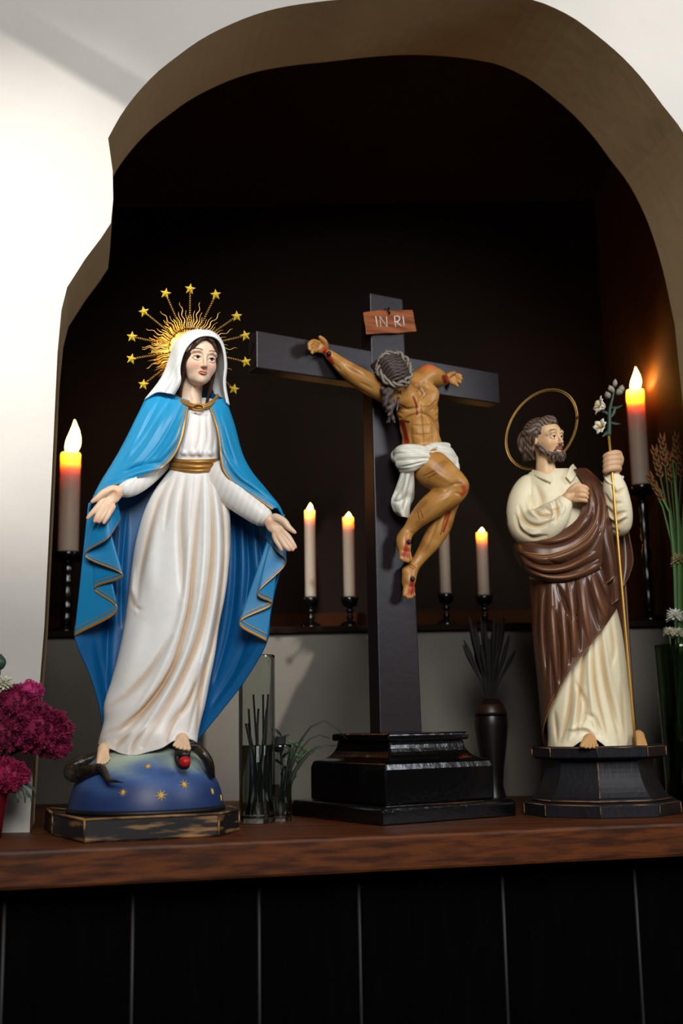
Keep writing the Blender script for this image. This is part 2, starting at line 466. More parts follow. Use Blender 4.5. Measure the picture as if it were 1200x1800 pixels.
def wall_front():
    outer = [(prof[-1][0], -0.75), (1.6, -0.75), (1.6, 1.75), (-1.6, 1.75), (-1.6, 0.0)]
    loop = prof + outer
    tri = geometry.tessellate_polygon([[Vector((x, z, 0)) for x, z in loop]])
    n = len(loop); V = [(x, YW, z) for x, z in loop] + [(x + SK, YW + TW, z) for x, z in loop]
    Fc = [tuple(t) for t in tri] + [tuple(i + n for i in t[::-1]) for t in tri]
    Fc += [(i, (i + 1) % n, (i + 1) % n + n, i + n) for i in range(n)]
    me = bpy.data.meshes.new('wall_front'); me.from_pydata(V, [], Fc); me.update()
    bm = bmesh.new(); bm.from_mesh(me); bmesh.ops.recalc_face_normals(bm, faces=bm.faces); bm.to_mesh(me); bm.free()
    me.materials.append(M_wallw); me.materials.append(M_soffit)
    mi = [1 if (p.index >= 2 * len(tri) and p.index < 2 * len(tri) + len(prof) - 1) else 0 for p in me.polygons]
    me.polygons.foreach_set('material_index', mi)
    o = link('wall_front', me, None, smooth=False)
    b = o.modifiers.new('rounded', 'BEVEL'); b.width = 0.006; b.segments = 2; b.limit_method = 'ANGLE'; b.angle_limit = math.radians(50)
    setprops(o, kind='structure')
wall_front()
def slab(name, lo, hi, m):
    k = MB(); k.box(lo, hi); o = k.build(name, m, smooth=False); setprops(o, kind='structure'); return o
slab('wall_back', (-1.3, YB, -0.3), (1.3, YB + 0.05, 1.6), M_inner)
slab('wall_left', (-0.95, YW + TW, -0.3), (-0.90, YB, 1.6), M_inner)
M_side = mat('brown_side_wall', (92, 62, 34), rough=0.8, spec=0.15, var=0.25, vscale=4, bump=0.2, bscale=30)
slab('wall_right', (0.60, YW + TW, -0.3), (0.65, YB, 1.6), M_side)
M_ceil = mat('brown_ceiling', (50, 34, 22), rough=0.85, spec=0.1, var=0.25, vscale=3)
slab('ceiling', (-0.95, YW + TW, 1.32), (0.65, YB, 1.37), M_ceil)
zl = float(at(500, 1113, YL0)[2])
slab('wall_ledge', (-0.898, YL0 + 0.012, 0.0), (0.598, YL0 + 0.05, zl), mat('shaded_ledge_plaster', (118, 113, 106), rough=0.85, spec=0.2, var=0.3, vscale=5, bump=0.2, bscale=30))  # white plaster wall; the niche's shade is put into this grey base colour
M_ledge = mat('dark_ledge_board', (30, 18, 11), rough=0.8, spec=.1, col2=(28, 17, 11), vscale=6, stretch=(1, 10, 10))
k = MB(); k.box((-0.898, YL0, zl), (0.598, YB - 0.03, zl + 0.012))
setprops(k.build('ledge_board', M_ledge, smooth=False, bevel=0.002), 'dark wooden board topping the white ledge behind the statues', 'ledge')
k = MB(); k.box((-0.898, YB - 0.022, zl + 0.012), (0.598, YB, zl + 0.07))
setprops(k.build('baseboard_back', mat('brown_rail', (52, 29, 14), rough=0.85, spec=0.05, var=0.2, vscale=6), smooth=False), kind='structure')
zl2 = zl + 0.012

# shelf: its front edge runs slightly away to the right
pl, pr = onz(0, 1497), onz(1200, 1446)
e = (pr - pl) / (pr[0] - pl[0])
def edge(x, back=0.0): return np.array([x, pl[1] + e[1] * (x - pl[0]) + back, 0.0])
def shelf():
    xs = (-0.95, 0.552); t = 0.0425
    k = MB(); a, b = edge(xs[0]), edge(xs[1])
    k.prism([(-t, [(a[0], a[1]), (b[0], b[1]), (b[0], YB - 0.0), (a[0], YB - 0.0)]), (0.0, [(a[0], a[1]), (b[0], b[1]), (b[0], YB), (a[0], YB)])])
    o = k.build('altar_shelf', M_shelf, smooth=False, bevel=0.004)
    setprops(o, 'thick reddish brown varnished wooden shelf carrying the three statues', 'shelf')
shelf()
# black boards of the altar front under the shelf
wf = thing('wall_altar', (0, 0, -0.6), None, None); wf['kind'] = 'structure'
def plane_hit(px, py, back):
    # pixel ray against the vertical plane of the boards
    r = ray(px, py); o0 = edge(0.0, back); nn = np.array([e[1], -1.0, 0.0])
    t = (o0 - CAM).dot(nn) / r.dot(nn); return CAM + r * t
M_bead = mat('worn_joint_wood', (30, 25, 23), rough=0.6, var=0.8, vscale=9)
joints = [-260, 5, 232, 455, 632, 887, 1122, 1270]
for i in range(len(joints) - 1):
    a = plane_hit(joints[i], 1650, 0.05); b = plane_hit(joints[i + 1], 1650, 0.05)
    g = 0.0022; k = MB()
    A = np.array([a[0] + g, a[1] + e[1] * g]); B = np.array([b[0] - g, b[1] - e[1] * g]); th = 0.018; dz = (0, th)
    k.prism([(-0.75, [tuple(A), tuple(B), (B[0], B[1] + th), (A[0], A[1] + th)]), (-0.0425, [tuple(A), tuple(B), (B[0], B[1] + th), (A[0], A[1] + th)])])
    k.build('plank', M_plank, wf, smooth=False, bevel=0.003)
    if i:
        k = MB(); k.tube([(a[0], a[1] + .002, -.60), (a[0], a[1] + .002, -.40), (a[0], a[1] + .002, -.22), (a[0], a[1] + .002, -.05)], .0026, 6); k.build('joint_bead', M_bead, wf)
k = MB(); a, b = edge(-0.95, 0.072), edge(0.50, 0.072)
k.prism([(-0.75, [(a[0], a[1]), (b[0], b[1]), (b[0], b[1] + 0.02), (a[0], a[1] + 0.02)]), (-0.0425, [(a[0], a[1]), (b[0], b[1]), (b[0], b[1] + 0.02), (a[0], a[1] + 0.02)])])
k.build('backing', M_plank, wf, smooth=False)
fl = slab('floor', (-2.5, -3.2, -0.80), (2.5, 1.2, -0.75), mat('dark_floor', (46, 38, 32), rough=0.5, var=0.2, vscale=3))

# unseen bar added between the sun and the wall (outside the frame): throws the slanting bar of shade on the plaster
A, B = at(20, 30, YW), at(248, 168, YW)
q = [SUN + .72 * (A - SUN), SUN + .72 * (B - SUN)]
k = MB(); k.tube([q[0] + (q[0] - q[1]) * .8, q[0], q[1]], .019, 8); setprops(k.build('shade_caster_1', mat('shade_caster_wood', (70, 48, 32), rough=.7)), kind='structure')
# ================================================================== crucifix
TH = math.radians(29.0)
CC = at(703, 1300, 0.245); CC[2] = 0.0
ux = np.array([math.cos(TH), math.sin(TH), 0.0]); un = np.array([math.sin(TH), -math.cos(TH), 0.0])   # along the beam, out of the front
PD = 0.030                                       # thickness of the timbers
class CrossFrame:
    """picture position + height (pixels, negative = out towards the viewer) over the front face of the cross"""
    u = (CC[1] - CAM[1]) / F
    def __call__(s, x, y, d):
        r = ray(x, y); o0 = CC + un * PD / 2
        dd = -np.asarray(d, float) * s.u
        t = ((o0 - CAM).dot(un) + dd) / (r @ un)
        return CAM + r * t[..., None]
XF = CrossFrame()
def loc(p): p = np.asarray(p) - CC; return p @ ux, p @ un, p[..., 2]
MX = Matrix(((ux[0], -un[0], 0, CC[0]), (ux[1], -un[1], 0, CC[1]), (0, 0, 1, 0), (0, 0, 0, 1)))   # local x along beam, -y out of the front
cr = thing('crucifix', CC, 'dark wooden standing crucifix with a carved wounded figure, on a stepped black base', 'crucifix')
bl, br = loc(XF(668, 1290, 0))[0], loc(XF(742, 1290, 0))[0]
tl, tr = loc(XF(650, 520, 0))[0], loc(XF(708, 527, 0))[0]
zt = loc(XF(680, 520, 0))[2]; zb = 0.118
k = MB()
k.prism([(zb, [(bl, -PD / 2), (br, -PD / 2), (br, PD / 2), (bl, PD / 2)]), (zt, [(tl, -PD / 2), (tr, -PD / 2), (tr, PD / 2), (tl, PD / 2)])])
k.V = [tuple(MX @ Vector(v)) for v in k.V]
k.build('post', M_cross, cr, smooth=False, bevel=0.0018)
c4 = [loc(XF(*q, 0)) for q in ((452, 580), (450, 646), (877, 655.5), (880, 709.5))]
bz1 = (c4[0][2], c4[2][2]); bz0 = (c4[1][2], c4[3][2]); bx0, bx1 = (c4[0][0] + c4[1][0]) / 2, (c4[2][0] + c4[3][0]) / 2
print('CROSS', c4, 'post', bl, br, tl, tr, zt)
k = MB(); q = PD / 2 - 0.001
k.add([(bx0, -q, bz0[0]), (bx1, -q, bz0[1]), (bx1, q, bz0[1]), (bx0, q, bz0[0]), (bx0, -q, bz1[0]), (bx1, -q, bz1[1]), (bx1, q, bz1[1]), (bx0, q, bz1[0])],
      [(0, 3, 2, 1), (4, 5, 6, 7), (0, 1, 5, 4), (1, 2, 6, 5), (2, 3, 7, 6), (3, 0, 4, 7)])
k.V = [tuple(MX @ Vector(v)) for v in k.V]
k.build('beam', M_cross, cr, smooth=False, bevel=0.0018)
# stepped, flared base
def sq(a, b, cy=0.0): return [(-a, -b + cy), (a, -b + cy), (a, b + cy), (-a, b + cy)]
def base_part(name, secs, lab=None):
    k = MB(); k.prism(secs); k.V = [tuple(MB_X @ Vector(v)) for v in k.V]
    return k.build(name, M_lacq, cr, lab, smooth=False, bevel=0.0022)
TB = math.radians(33.0)
BC = CC + np.array([-0.001, 0.0, 0.0])
MB_X = Matrix(((math.cos(TB), -math.sin(TB), 0, BC[0]), (math.sin(TB), math.cos(TB), 0, BC[1]), (0, 0, 1, 0), (0, 0, 0, 1)))
base_part('base_slab', [(0.0, sq(.115, .118)), (0.019, sq(.115, .118)), (0.024, sq(.111, .114))])
base_part('base_block', [(0.0242, sq(.094, .097)), (0.070, sq(.094, .097)), (0.079, sq(.091, .094))])
secs = []
for i in range(9):
    t = i / 8; r = 0.091 - 0.026 * math.sin(t * math.pi / 2) ** 0.8; secs.append((0.0792 + 0.022 * (1 - math.cos(t * math.pi / 2)) + 0.006 * t, sq(r, r + .003)))
base_part('base_cove', secs)
base_part('base_top', [(0.1074, sq(.068, .070)), (0.1084, sq(.071, .073)), (0.1165, sq(.071, .073)), (0.1185, sq(.068, .070))])
# title board
def plaque():
    out = [(638, 549), (652, 547), (668, 544.5), (690, 546), (708, 545), (725, 544.5), (727, 555), (728.5, 565), (732, 583), (715, 584), (698, 586), (680, 586), (662, 587), (643, 588), (642, 575), (639.5, 562)]
    A = np.array([XF(x, y, -11) for x, y in out]); B = np.array([XF(x, y, -4) for x, y in out]); n = len(out)
    k = MB(); k.add(np.vstack([A, B]), [tuple(range(n)), tuple(range(2 * n - 1, n - 1, -1))] + [(i + n, (i + 1) % n + n, (i + 1) % n, i) for i in range(n)])
    m = mat('title_board_wood', (150, 84, 40), rough=0.45, col2=(108, 52, 24), vscale=14, stretch=(1, 1, 9), spec=.2)
    o = k.build('title_board', m, cr, 'reddish wooden board lettered IN RI', smooth=False, bevel=0.001)
    st = [[(660, 556), (663, 575)], [(669, 575), (667, 556), (680, 575), (679, 556)], [(695, 575), (693, 556), (699, 555.5), (702, 558), (702, 562), (699, 565), (695, 566)], [(697, 566), (705, 574)], [(708, 556), (710, 573)]]
    for s_ in st:
        kk = MB(); kk.tube([XF(x, y, -11.6) for x, y in s_], 0.9 * XF.u, 6); kk.build('letter_stroke', M_white, o)
    kk = MB(); kk.tube(crom([XF(683, 541, -4), XF(682, 546, -13), XF(685, 549, -15), XF(683, 552, -12)], 12), 1.8 * XF.u, 6); kk.build('iron_nail', M_lacq, o)
plaque()
# ================================================================== generic head (unit: chin-to-crown = 1, origin between the eyes' level)
def head_matrix(origin, scale, yaw=0, pitch=0, roll=0, twist=0):
    """yaw > 0 turns the face to the right of the picture, pitch > 0 lifts the chin, roll > 0 tips the crown to the right"""
    R = (Matrix.Rotation(math.radians(roll), 3, 'Y') @ Matrix.Rotation(math.radians(yaw), 3, 'Z') @ Matrix.Rotation(-math.radians(pitch), 3, 'X') @ Matrix.Rotation(math.radians(twist), 3, 'Z'))
    return np.array(R), np.asarray(origin, float), scale
class HSculpt(Sculpt):
    """sculpt in head units"""
    def __init__(s, hm, vox):
        s.Rm, s.O, s.S = hm; s.fr = None; s.u = s.S; s.h = vox; s.ops = []
    def P(s, c): return s.O + s.Rm @ (np.asarray(c[:3], float) * s.S)
    def local(s, V): return ((V - s.O) @ s.Rm) / s.S
    def hell(s, c, r, k=.05, rx=0.0, ry=0.0, rz=0.0, sub=False):
        Rl = np.array(Matrix.Rotation(math.radians(rz), 3, 'Z') @ Matrix.Rotation(math.radians(ry), 3, 'Y') @ Matrix.Rotation(math.radians(rx), 3, 'X'))
        s.ops.append(('ell', s.P(c), (s.Rm @ Rl).T, np.asarray(r, float) * s.S, k * s.S, sub))
def face(h, male=False, neck=None):
    h.hell((0, .09, .14), (.345, .42, .36), .05)                 # cranium
    h.hell((0, -.12, -.10), (.275, .29, .40), .10)               # face mass
    h.hell((0, -.20, .14), (.285, .20, .22), .08)                # forehead
    h.hell((0, -.20, -.33), (.17 if not male else .2, .17, .13), .10)   # jaw
    h.hell((0, -.315, -.405), (.075, .07, .065), .07)            # chin
    for q in (-1, 1):
        h.hell((q * .17, -.24, -.14), (.10, .12, .12), .10)      # cheek
        h.hell((q * .14, -.445, .0), (.08, .058, .055), .06, sub=True)      # eye socket
        h.hell((q * .135, -.300, -.005), (.082, .082, .082), .012)         # eyeball
        up = [(q * .060, -.372, -.012), (q * .095, -.394, .030), (q * .14, -.396, .040), (q * .185, -.378, .026), (q * .212, -.350, -.006)]
        for a, b in zip(up[:-1], up[1:]): h.seg(a, b, .018, .018, .012)    # upper lid
        lo = [(q * .065, -.370, -.02), (q * .10, -.384, -.042), (q * .14, -.384, -.050), (q * .18, -.370, -.042), (q * .208, -.350, -.016)]
        for a, b in zip(lo[:-1], lo[1:]): h.seg(a, b, .013, .013, .014)    # lower lid
        br = [(q * .055, -.395, .10), (q * .12, -.408, .125), (q * .20, -.368, .11), (q * .25, -.30, .07)]
        for a, b in zip(br[:-1], br[1:]): h.seg(a, b, .028 if male else .010, .022 if male else .008, .06)     # brow
        h.hell((q * .036, -.438, -.16), (.028, .04, .024), .03)          # nostril wing
        h.hell((q * .335, .03, -.03), (.035, .075, .10), .02, rx=-12)      # ear
    h.seg((0, -.392, .08), (0, -.478, -.13), .026, .030, .05)            # nose
    h.ball((0, -.486, -.138), .032, .03)
    for q in (-1, 1):
        h.seg((0, -.430, -.254), (q * .04, -.422, -.249), .014, .014, .012)
        h.seg((q * .04, -.424, -.245), (q * .096, -.372, -.264), .014, .007, .012)
        h.seg((0, -.424, -.288), (q * .045, -.410, -.284), .019, .018, .012)
        h.seg((q * .045, -.410, -.284), (q * .086, -.376, -.268), .018, .007, .012)
    h.hell((0, -.415, -.268), (.075, .03, .0035), .006, sub=True)
    if neck:
        for a, b, ra, rb in neck: h.seg(a, b, ra, rb, .10)
def facepaint(h, skin, blush, lip, brow, iris, white=(236, 230, 220), stubble=None):
    def f(V):
        l = h.local(V); x, y, z = l[:, 0], l[:, 1], l[:, 2]; ax = np.abs(x); fr = y < -.2
        c = np.tile(lin(skin), (len(V), 1))
        c = mixc(c, blush, .55 * np.exp(-(((ax - .17) / .09) ** 2 + ((z + .15) / .09) ** 2)) * (y < -.1))
        c = mixc(c, blush, .35 * np.exp(-((x / .05) ** 2 + ((z + .15) / .06) ** 2)) * (y < -.4))
        c = mixc(c, tuple(np.array(skin) * .72), .25 * np.exp(-((ax - .14) / .08) ** 2 - ((z - .055) / .03) ** 2) * (y < -.2))     # eyeshadow paint
        lipm = (sstep(ax, .088, .070)) * sstep(np.abs(z + .272), .040, .030) * fr
        c = mixc(c, lip, lipm)
        c = mixc(c, tuple(np.array(lip) * .7), .7 * sstep(np.abs(z + .268), .006, .003) * sstep(ax, .10, .075) * fr)
        bz = .132 + .02 * np.sin(np.clip((ax - .05) / .2, 0, 1) * math.pi) - .16 * np.clip(ax - .19, 0, 1)
        c = mixc(c, brow, .9 * sstep(np.abs(z - bz), .019, .008) * sstep(ax, .045, .07) * sstep(ax, .255, .22) * (y < -.15))
        ex = (ax - .136) / .062; ez = (z + .006 - .10 * (ax - .136)) / (.029)
        alm = ex ** 2 + ez ** 2 + .0
        e = sstep(alm, 1.12, .9) * fr
        c = mixc(c, white, e)
        ir = np.hypot(x - np.sign(x) * .136 - .008, (z + .002))
        c = mixc(c, iris, e * sstep(ir, .036, .030)); c = mixc(c, (14, 10, 8), e * sstep(ir, .018, .013))
        c = mixc(c, (40, 24, 18), .9 * sstep(np.abs(alm - 1.05), .28, .08) * (z > 0.003) * fr)
        c = mixc(c, tuple(np.array(skin) * .6), .5 * sstep(np.abs(alm - 1.1), .25, .08) * (z <= 0.003) * fr)
        if stubble is not None: c = stubble(c, x, y, z)
        return c
    return f
def strands(h, paths, r, k, wave=0.0, n=14, freq=3.0):
    """tapering locks along control paths given in head units"""
    for i, p in enumerate(paths):
        q = crom(np.asarray(p, float), n); t = np.linspace(0, 1, n)
        ph = rnd.random() * 6.28
        if wave:
            q[:, 0] += wave * np.sin(t * freq * 6.28 + ph) * t; q[:, 1] += wave * np.cos(t * freq * 6.28 + ph) * t * .6
        for a in range(n - 1):
            ra = r * (1 - .5 * t[a] ** 2); h.seg(q[a], q[a + 1], ra, ra, k)

# ================================================================== statue of the woman in blue
MY = 0.045
fm = Frame(MY)
ms = thing('woman_statue', (fm(257, 1470, 0)[0], MY, 0.0), 'painted statue of a veiled woman in blue mantle and white dress with star halo', 'statue')
BLUE, BLUE_IN, WHITE, TAN = lin((30, 142, 192)), lin((4, 84, 138)), lin((240, 238, 234)), lin((190, 150, 94))

# wooden plinth and globe
def mary_base():
    def pt(px, py): p = onz(px, py); return (float(p[0]), float(p[1]))
    fl_, fr_ = pt(147, 1483), pt(385, 1471)
    l1, r1 = pt(91, 1469), pt(421, 1461)
    w = np.array(fr_) - np.array(fl_); nrm = np.array([-w[1], w[0]]); nrm /= np.linalg.norm(nrm)
    P = [fl_, fr_, r1, tuple(np.array(r1) + nrm * .10), tuple(np.array(fr_) + nrm * .185), tuple(np.array(fl_) + nrm * .185), tuple(np.array(l1) + nrm * .11), l1]
    c = np.mean(P, 0); S = lambda f: [tuple(c + (np.array(p) - c) * f) for p in P]
    k = MB(); k.prism([(0.0, P), (0.0275, S(.992))]); k.build('plinth', M_wornblack, ms, 'black distressed wooden block', smooth=False, bevel=0.0025)
    Q = S(.995)
    for i in range(8):                       # rubbed edges
        a, b = np.array(Q[i]), np.array(Q[(i + 1) % 8])
        k = MB(); k.tube([(*a, .027), (*(a * .5 + b * .5), .0273), (*b, .027)], .0016, 6); k.build('worn_edge', M_wear, ms)
    for i in (0, 1, 7, 2):
        a = np.array(Q[i]); k = MB(); k.tube([(*a, .002), (*a, .0265)], .0013, 6); k.build('worn_edge', M_wear, ms)
    return c
mc = mary_base()
gc = fm(257, 1432, 15); GR = 132 * fm.u; GZ = .0277
GH = float(fm(257, 1299, 10)[2]) - GZ
def globe():
    n = 64; m = 28; V = []; 
    prof_ = [(GR * math.cos(t), GH * math.sin(t)) for t in np.linspace(0, math.pi / 2 - .001, m)]
    k = MB(); k.lathe(prof_, n, (float(gc[0]), float(gc[1]) , GZ))
    V = np.array(k.V); z = (V[:, 2] - GZ) / GH
    nz = .06 * np.sin(V[:, 0] * 70 + 3 * np.sin(V[:, 2] * 90))
    c = np.tile(lin((36, 54, 98)), (len(V), 1)); c = mixc(c, (64, 92, 142), sstep(z + nz, .2, .55)); c = mixc(c, (168, 182, 160), sstep(z + nz * 1.5, .5, .85))
    o = link('globe', mesh_from('globe', V, k.F, c), M_paint, ms)
    k = MB(); k.lathe([(GR * 1.0, 0), (GR * 1.022, .0004), (GR * 1.022, .004), (GR * 1.0, .006)], 64, (float(gc[0]), float(gc[1]), GZ)); k.build('globe_rim', M_blackwood, ms)
    # eight-pointed painted stars
    def surf(px, py):
        r = ray(px, py); lo_, hi_ = .8, 2.2
        for t in np.linspace(1.0, 1.7, 1400):
            p = CAM + r * t; q = ((p[0] - gc[0]) ** 2 + (p[1] - gc[1]) ** 2) / GR ** 2 + ((p[2] - GZ) / GH) ** 2
            if q < 1.012: return p
        return None
    for px, py, r_ in ((260, 1347, 8), (216, 1393, 8), (283, 1398, 11), (324, 1379, 10), (373, 1391, 7), (388, 1402, 7)):
        p = surf(px, py)
        if p is None: continue
        nn = np.array([(p[0] - gc[0]) / GR ** 2, (p[1] - gc[1]) / GR ** 2, (p[2] - GZ) / GH ** 2]); nn /= np.linalg.norm(nn)
        t1 = np.cross(nn, [0, 0, 1]); t1 /= np.linalg.norm(t1); t2 = np.cross(t1, nn); k = MB(); V = [p + nn * .0012]; 
        for i in range(16):
            a = math.pi * i / 8 + .1; rr = r_ * fm.u * (1.15 if i % 4 == 0 and i % 8 else .95) if i % 2 == 0 else r_ * fm.u * .26
            V.append(p + t1 * math.sin(a) * rr + t2 * math.cos(a) * rr + nn * .0002)
        k.add(V, [(0, i + 1, (i + 1) % 16 + 1) for i in range(16)]); k.add([v - nn * .002 for v in V[1:]], [tuple(range(16))])
        k.build('painted_star', mat('yellow_star_paint', (226, 182, 76), rough=.5), o, smooth=False)
globe()

# dress
def ring(y, L, R, b, c=0.0, n=16, sag=0.0):
    a = (R - L) / 2; m = (R + L) / 2; out = []
    for i in range(n):
        t = 2 * math.pi * i / n
        out.append((m - a * math.cos(t), y + sag * math.sin(t), c - b * math.sin(t)))     # starts left, runs across the front
    return out
rows = [ring(706, 320, 382, 26, 2, sag=7), ring(726, 316, 384, 32, 0, sag=3), ring(760, 306, 386, 36, -2), ring(790, 302, 386, 36, -3), ring(806, 303, 384, 30, -3),
        ring(824, 300, 384, 30, -3), ring(838, 290, 388, 34, -3), ring(866, 270, 397, 42, -3), ring(900, 254, 403, 47, -2), ring(950, 240, 404, 50, -2), ring(1000, 232, 401, 52, -4),
        ring(1050, 226, 394, 54, -6), ring(1100, 219, 384, 54, -6), ring(1150, 209, 377, 54, -6), ring(1195, 197, 368, 54, -6), ring(1237, 184, 360, 54, -8),
        ring(1268, 183, 352, 56, -8), ring(1292, 177, 347, 60, -10)]
hem = [(173, 1308, -8), (184, 1312, -40), (198, 1318, -52), (214, 1325, -60), (236, 1328, -66), (260, 1322, -66), (284, 1315, -66), (304, 1303, -64), (322, 1297, -60), (340, 1302, -40), (345, 1308, -8),
       (330, 1308, 30), (300, 1306, 48), (260, 1306, 52), (215, 1306, 46), (185, 1306, 25)]
rows.append(hem)
V_ = [([(352, 838), (348, 880), (344, 940), (338, 1010), (330, 1080), (300, 1180), (252, 1255), (206, 1300)], 6, 7),
      ([(366, 836), (372, 900), (372, 980), (362, 1060), (345, 1130), (310, 1210), (268, 1280), (250, 1312)], 6, 8),
      ([(380, 842), (391, 900), (393, 980), (385, 1060), (368, 1150), (345, 1230), (332, 1285)], 5, 7),
      ([(300, 838), (276, 890), (258, 960), (246, 1020), (243, 1058)], 6, 5),
      ([(326, 836), (320, 880), (318, 930), (320, 990), (322, 1050)], 7, 4),
      ([(312, 836), (298, 880), (290, 930)], 5, 2.5), ([(340, 838), (336, 900), (331, 950)], 4, 2.5),
      ([(231, 1040), (238, 1066), (250, 1072)], 4, 5), ([(300, 1120), (262, 1180), (222, 1222), (190, 1246)], 6, 5),
      ([(318, 1150), (270, 1225), (222, 1272), (182, 1292)], 6, 6), ([(292, 1195), (250, 1248), (205, 1284)], 4, 3),
      ([(350, 1170), (332, 1230), (300, 1275), (290, 1310)], 6, 6), ([(362, 1150), (352, 1220), (345, 1290)], 4, 5),
      ([(228, 1290), (208, 1310), (200, 1322)], 4, 5), ([(255, 1282), (236, 1306), (228, 1326)], 4, 5),
      # bodice gathers
      ([(334, 725), (322, 765), (318, 798)], 4, 2.5), ([(350, 722), (346, 770), (336, 800)], 4, 2), ([(362, 725), (364, 770), (356, 800)], 4, 2.5), ([(372, 730), (376, 770), (372, 798)], 4, 2.5)]
Rg = [([(340, 840), (333, 930), (330, 1000), (318, 1090), (282, 1180), (230, 1265), (190, 1302)], 6, -4), ([(359, 838), (360, 920), (357, 1000), (346, 1080), (318, 1170), (270, 1255), (225, 1318)], 5, -5),
      ([(374, 838), (383, 920), (384, 1000), (374, 1080), (352, 1170), (318, 1250), (296, 1300)], 5, -5), ([(270, 900), (262, 980), (264, 1040)], 16, -5), ([(236, 1000), (232, 1040), (240, 1078)], 4, -4),
      ([(326, 792), (320, 800)], 5, -3), ([(338, 790), (338, 802)], 5, -3), ([(354, 790), (350, 802)], 5, -4), ([(370, 792), (370, 802)], 4, -3), ([(250, 1090), (230, 1150), (210, 1210)], 18, -5)]
G, dd = sheet(fm, rows, 260, 330, [(l, w, a * 1.35) for l, w, a in V_ + Rg], closed=True, front=2)
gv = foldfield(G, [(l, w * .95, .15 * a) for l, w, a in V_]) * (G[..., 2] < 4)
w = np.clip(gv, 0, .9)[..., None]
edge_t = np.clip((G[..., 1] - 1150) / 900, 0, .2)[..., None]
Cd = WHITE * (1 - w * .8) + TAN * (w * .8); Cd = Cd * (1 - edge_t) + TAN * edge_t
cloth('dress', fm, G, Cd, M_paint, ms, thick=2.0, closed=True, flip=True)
# belt
for i, (ys, off, r) in enumerate((((808, 811, 812, 811, 810), 0, 4.5), ((815, 819, 821, 820, 818), .6, 5.5), ((822, 826, 828, 826, 823), .3, 4))):
    ctl = [(303 - i, ys[0], -6), (316, ys[1], -28), (343, ys[2], -37), (370, ys[3], -28), (385 + i * .4, ys[4], -6), (378, 815, 22), (343, 812, 30), (310, 812, 22)]
    k = MB(); Pp = crom(ctl, 48, True); Pw = fm(Pp[:, 0], Pp[:, 1], Pp[:, 2]); Pw = np.vstack([Pw, Pw[:1]]); k.tube(Pw, r * fm.u, 10, caps=False); k.build('belt_band', M_goldp, ms)
# sleeves
def sleeve(ch, rings):
    s = Sculpt(fm, 1.3); s.chain(ch, 4)
    for (x, y, d, rx, ry, ang) in rings: s.ell((x, y, d), (rx, ry, ry), 2.5, ang)
    x, y, d, r = ch[-1]
    return s
def sleevepaint(V):
    px = proj(V); t = .5 + .5 * np.sin(px[:, 0] * .55 + px[:, 1] * .2); c = np.tile(WHITE, (len(V), 1)); return mixc(c, (206, 182, 146), .22 * t)
s = sleeve([(300, 785, 2, 20), (268, 824, -10, 17.5), (245, 845, -24, 16.5), (222, 859, -35, 15.5)], [(221, 859, -36, 4, 17, 28), (229, 854, -34, 3, 17, 30), (237, 849, -32, 3, 17.5, 32), (246, 844, -26, 3, 17, 34)])
s.ell((214, 863, -38), (8, 11, 11), 1, 28, sub=True)
s.mesh('sleeve', sleevepaint, M_paint, ms)
s = sleeve([(385, 835, -8, 26), (412, 865, -18, 24), (440, 890, -28, 20), (462, 908, -36, 16.5)], [(463, 909, -36, 4, 18.5, -37 + 90 - 53 + 40), (455, 902, -33, 3.5, 18.5, 40), (446, 895, -30, 3.5, 19.5, 40), (432, 884, -26, 3.5, 21, 40), (420, 873, -22, 4, 22.5, 42)])
s.ell((471, 914, -39), (8, 11, 11), 1, 40, sub=True)
s.mesh('sleeve', sleevepaint, M_paint, ms)
# hands
SKIN = (228, 196, 164)
def handpaint(V):
    c = np.tile(lin(SKIN), (len(V), 1)); return c
def nail_tint(tips, fr, col, r):
    pts = [fr(*t) for t in tips]
    def f(V):
        c = np.tile(lin(SKIN), (len(V), 1))
        for p in pts: c = mixc(c, col, .45 * np.exp(-(((V - p) ** 2).sum(1)) / (r * fr.u) ** 2))
        return c
    return f
s = Sculpt(fm, .75)
s.chain([(224, 857, -37, 9.5), (208, 864, -42, 10)], 2)
s.ell((199, 871, -44), (16, 13.5, 6.5), 6, 118); s.ell((188, 886, -46), (11, 11, 5), 5, 118)
s.ell((192, 862, -46), (14, 6.5, 6), 4, -28)
s.chain([(198, 860, -47, 6.5), (182, 867, -51, 5.6), (172, 875, -53, 4.6), (162, 882, -54, 3)], 3)
for pts in ([(182, 880, -47, 5.4), (172, 891, -51, 4.6), (163, 901, -53, 4.1), (154.5, 910.5, -53, 3.1)], [(186, 886, -47, 5), (177, 898, -52, 4.5), (171, 908, -55, 4.2), (167, 916, -56, 3.4)],
            [(192, 890, -47, 5), (185, 901, -52, 4.4), (179, 910, -55, 4.1), (173.5, 917, -56, 3.3)], [(199, 890, -45, 4.6), (193, 901, -49, 3.9), (188, 910, -51, 3.5), (182.5, 919, -52, 2.8)]): s.chain(pts, 1.6)
s.ell((197, 871, -52), (8, 5, 3), 4, -50, sub=True)
s.mesh('hand', nail_tint([(154, 911, -54), (167, 917, -57), (173, 918, -57), (182, 920, -53), (161, 883, -55), (196, 893, -50), (207, 868, -48)], fm, (226, 158, 128), 8), M_skin, ms)
s = Sculpt(fm, .75)
s.chain([(460, 905, -36, 9.5), (472, 914, -42, 10)], 2)
s.ell((481, 923, -44), (15, 13.5, 6.5), 6, 55); s.ell((491, 936, -46), (11, 12, 5), 5, 55)
s.ell((489, 914, -46), (14, 6.5, 6), 4, 42)
s.chain([(484, 909, -47, 6.5), (499, 917, -51, 5.6), (507, 927, -53, 4.6), (518, 936, -54, 3)], 3)
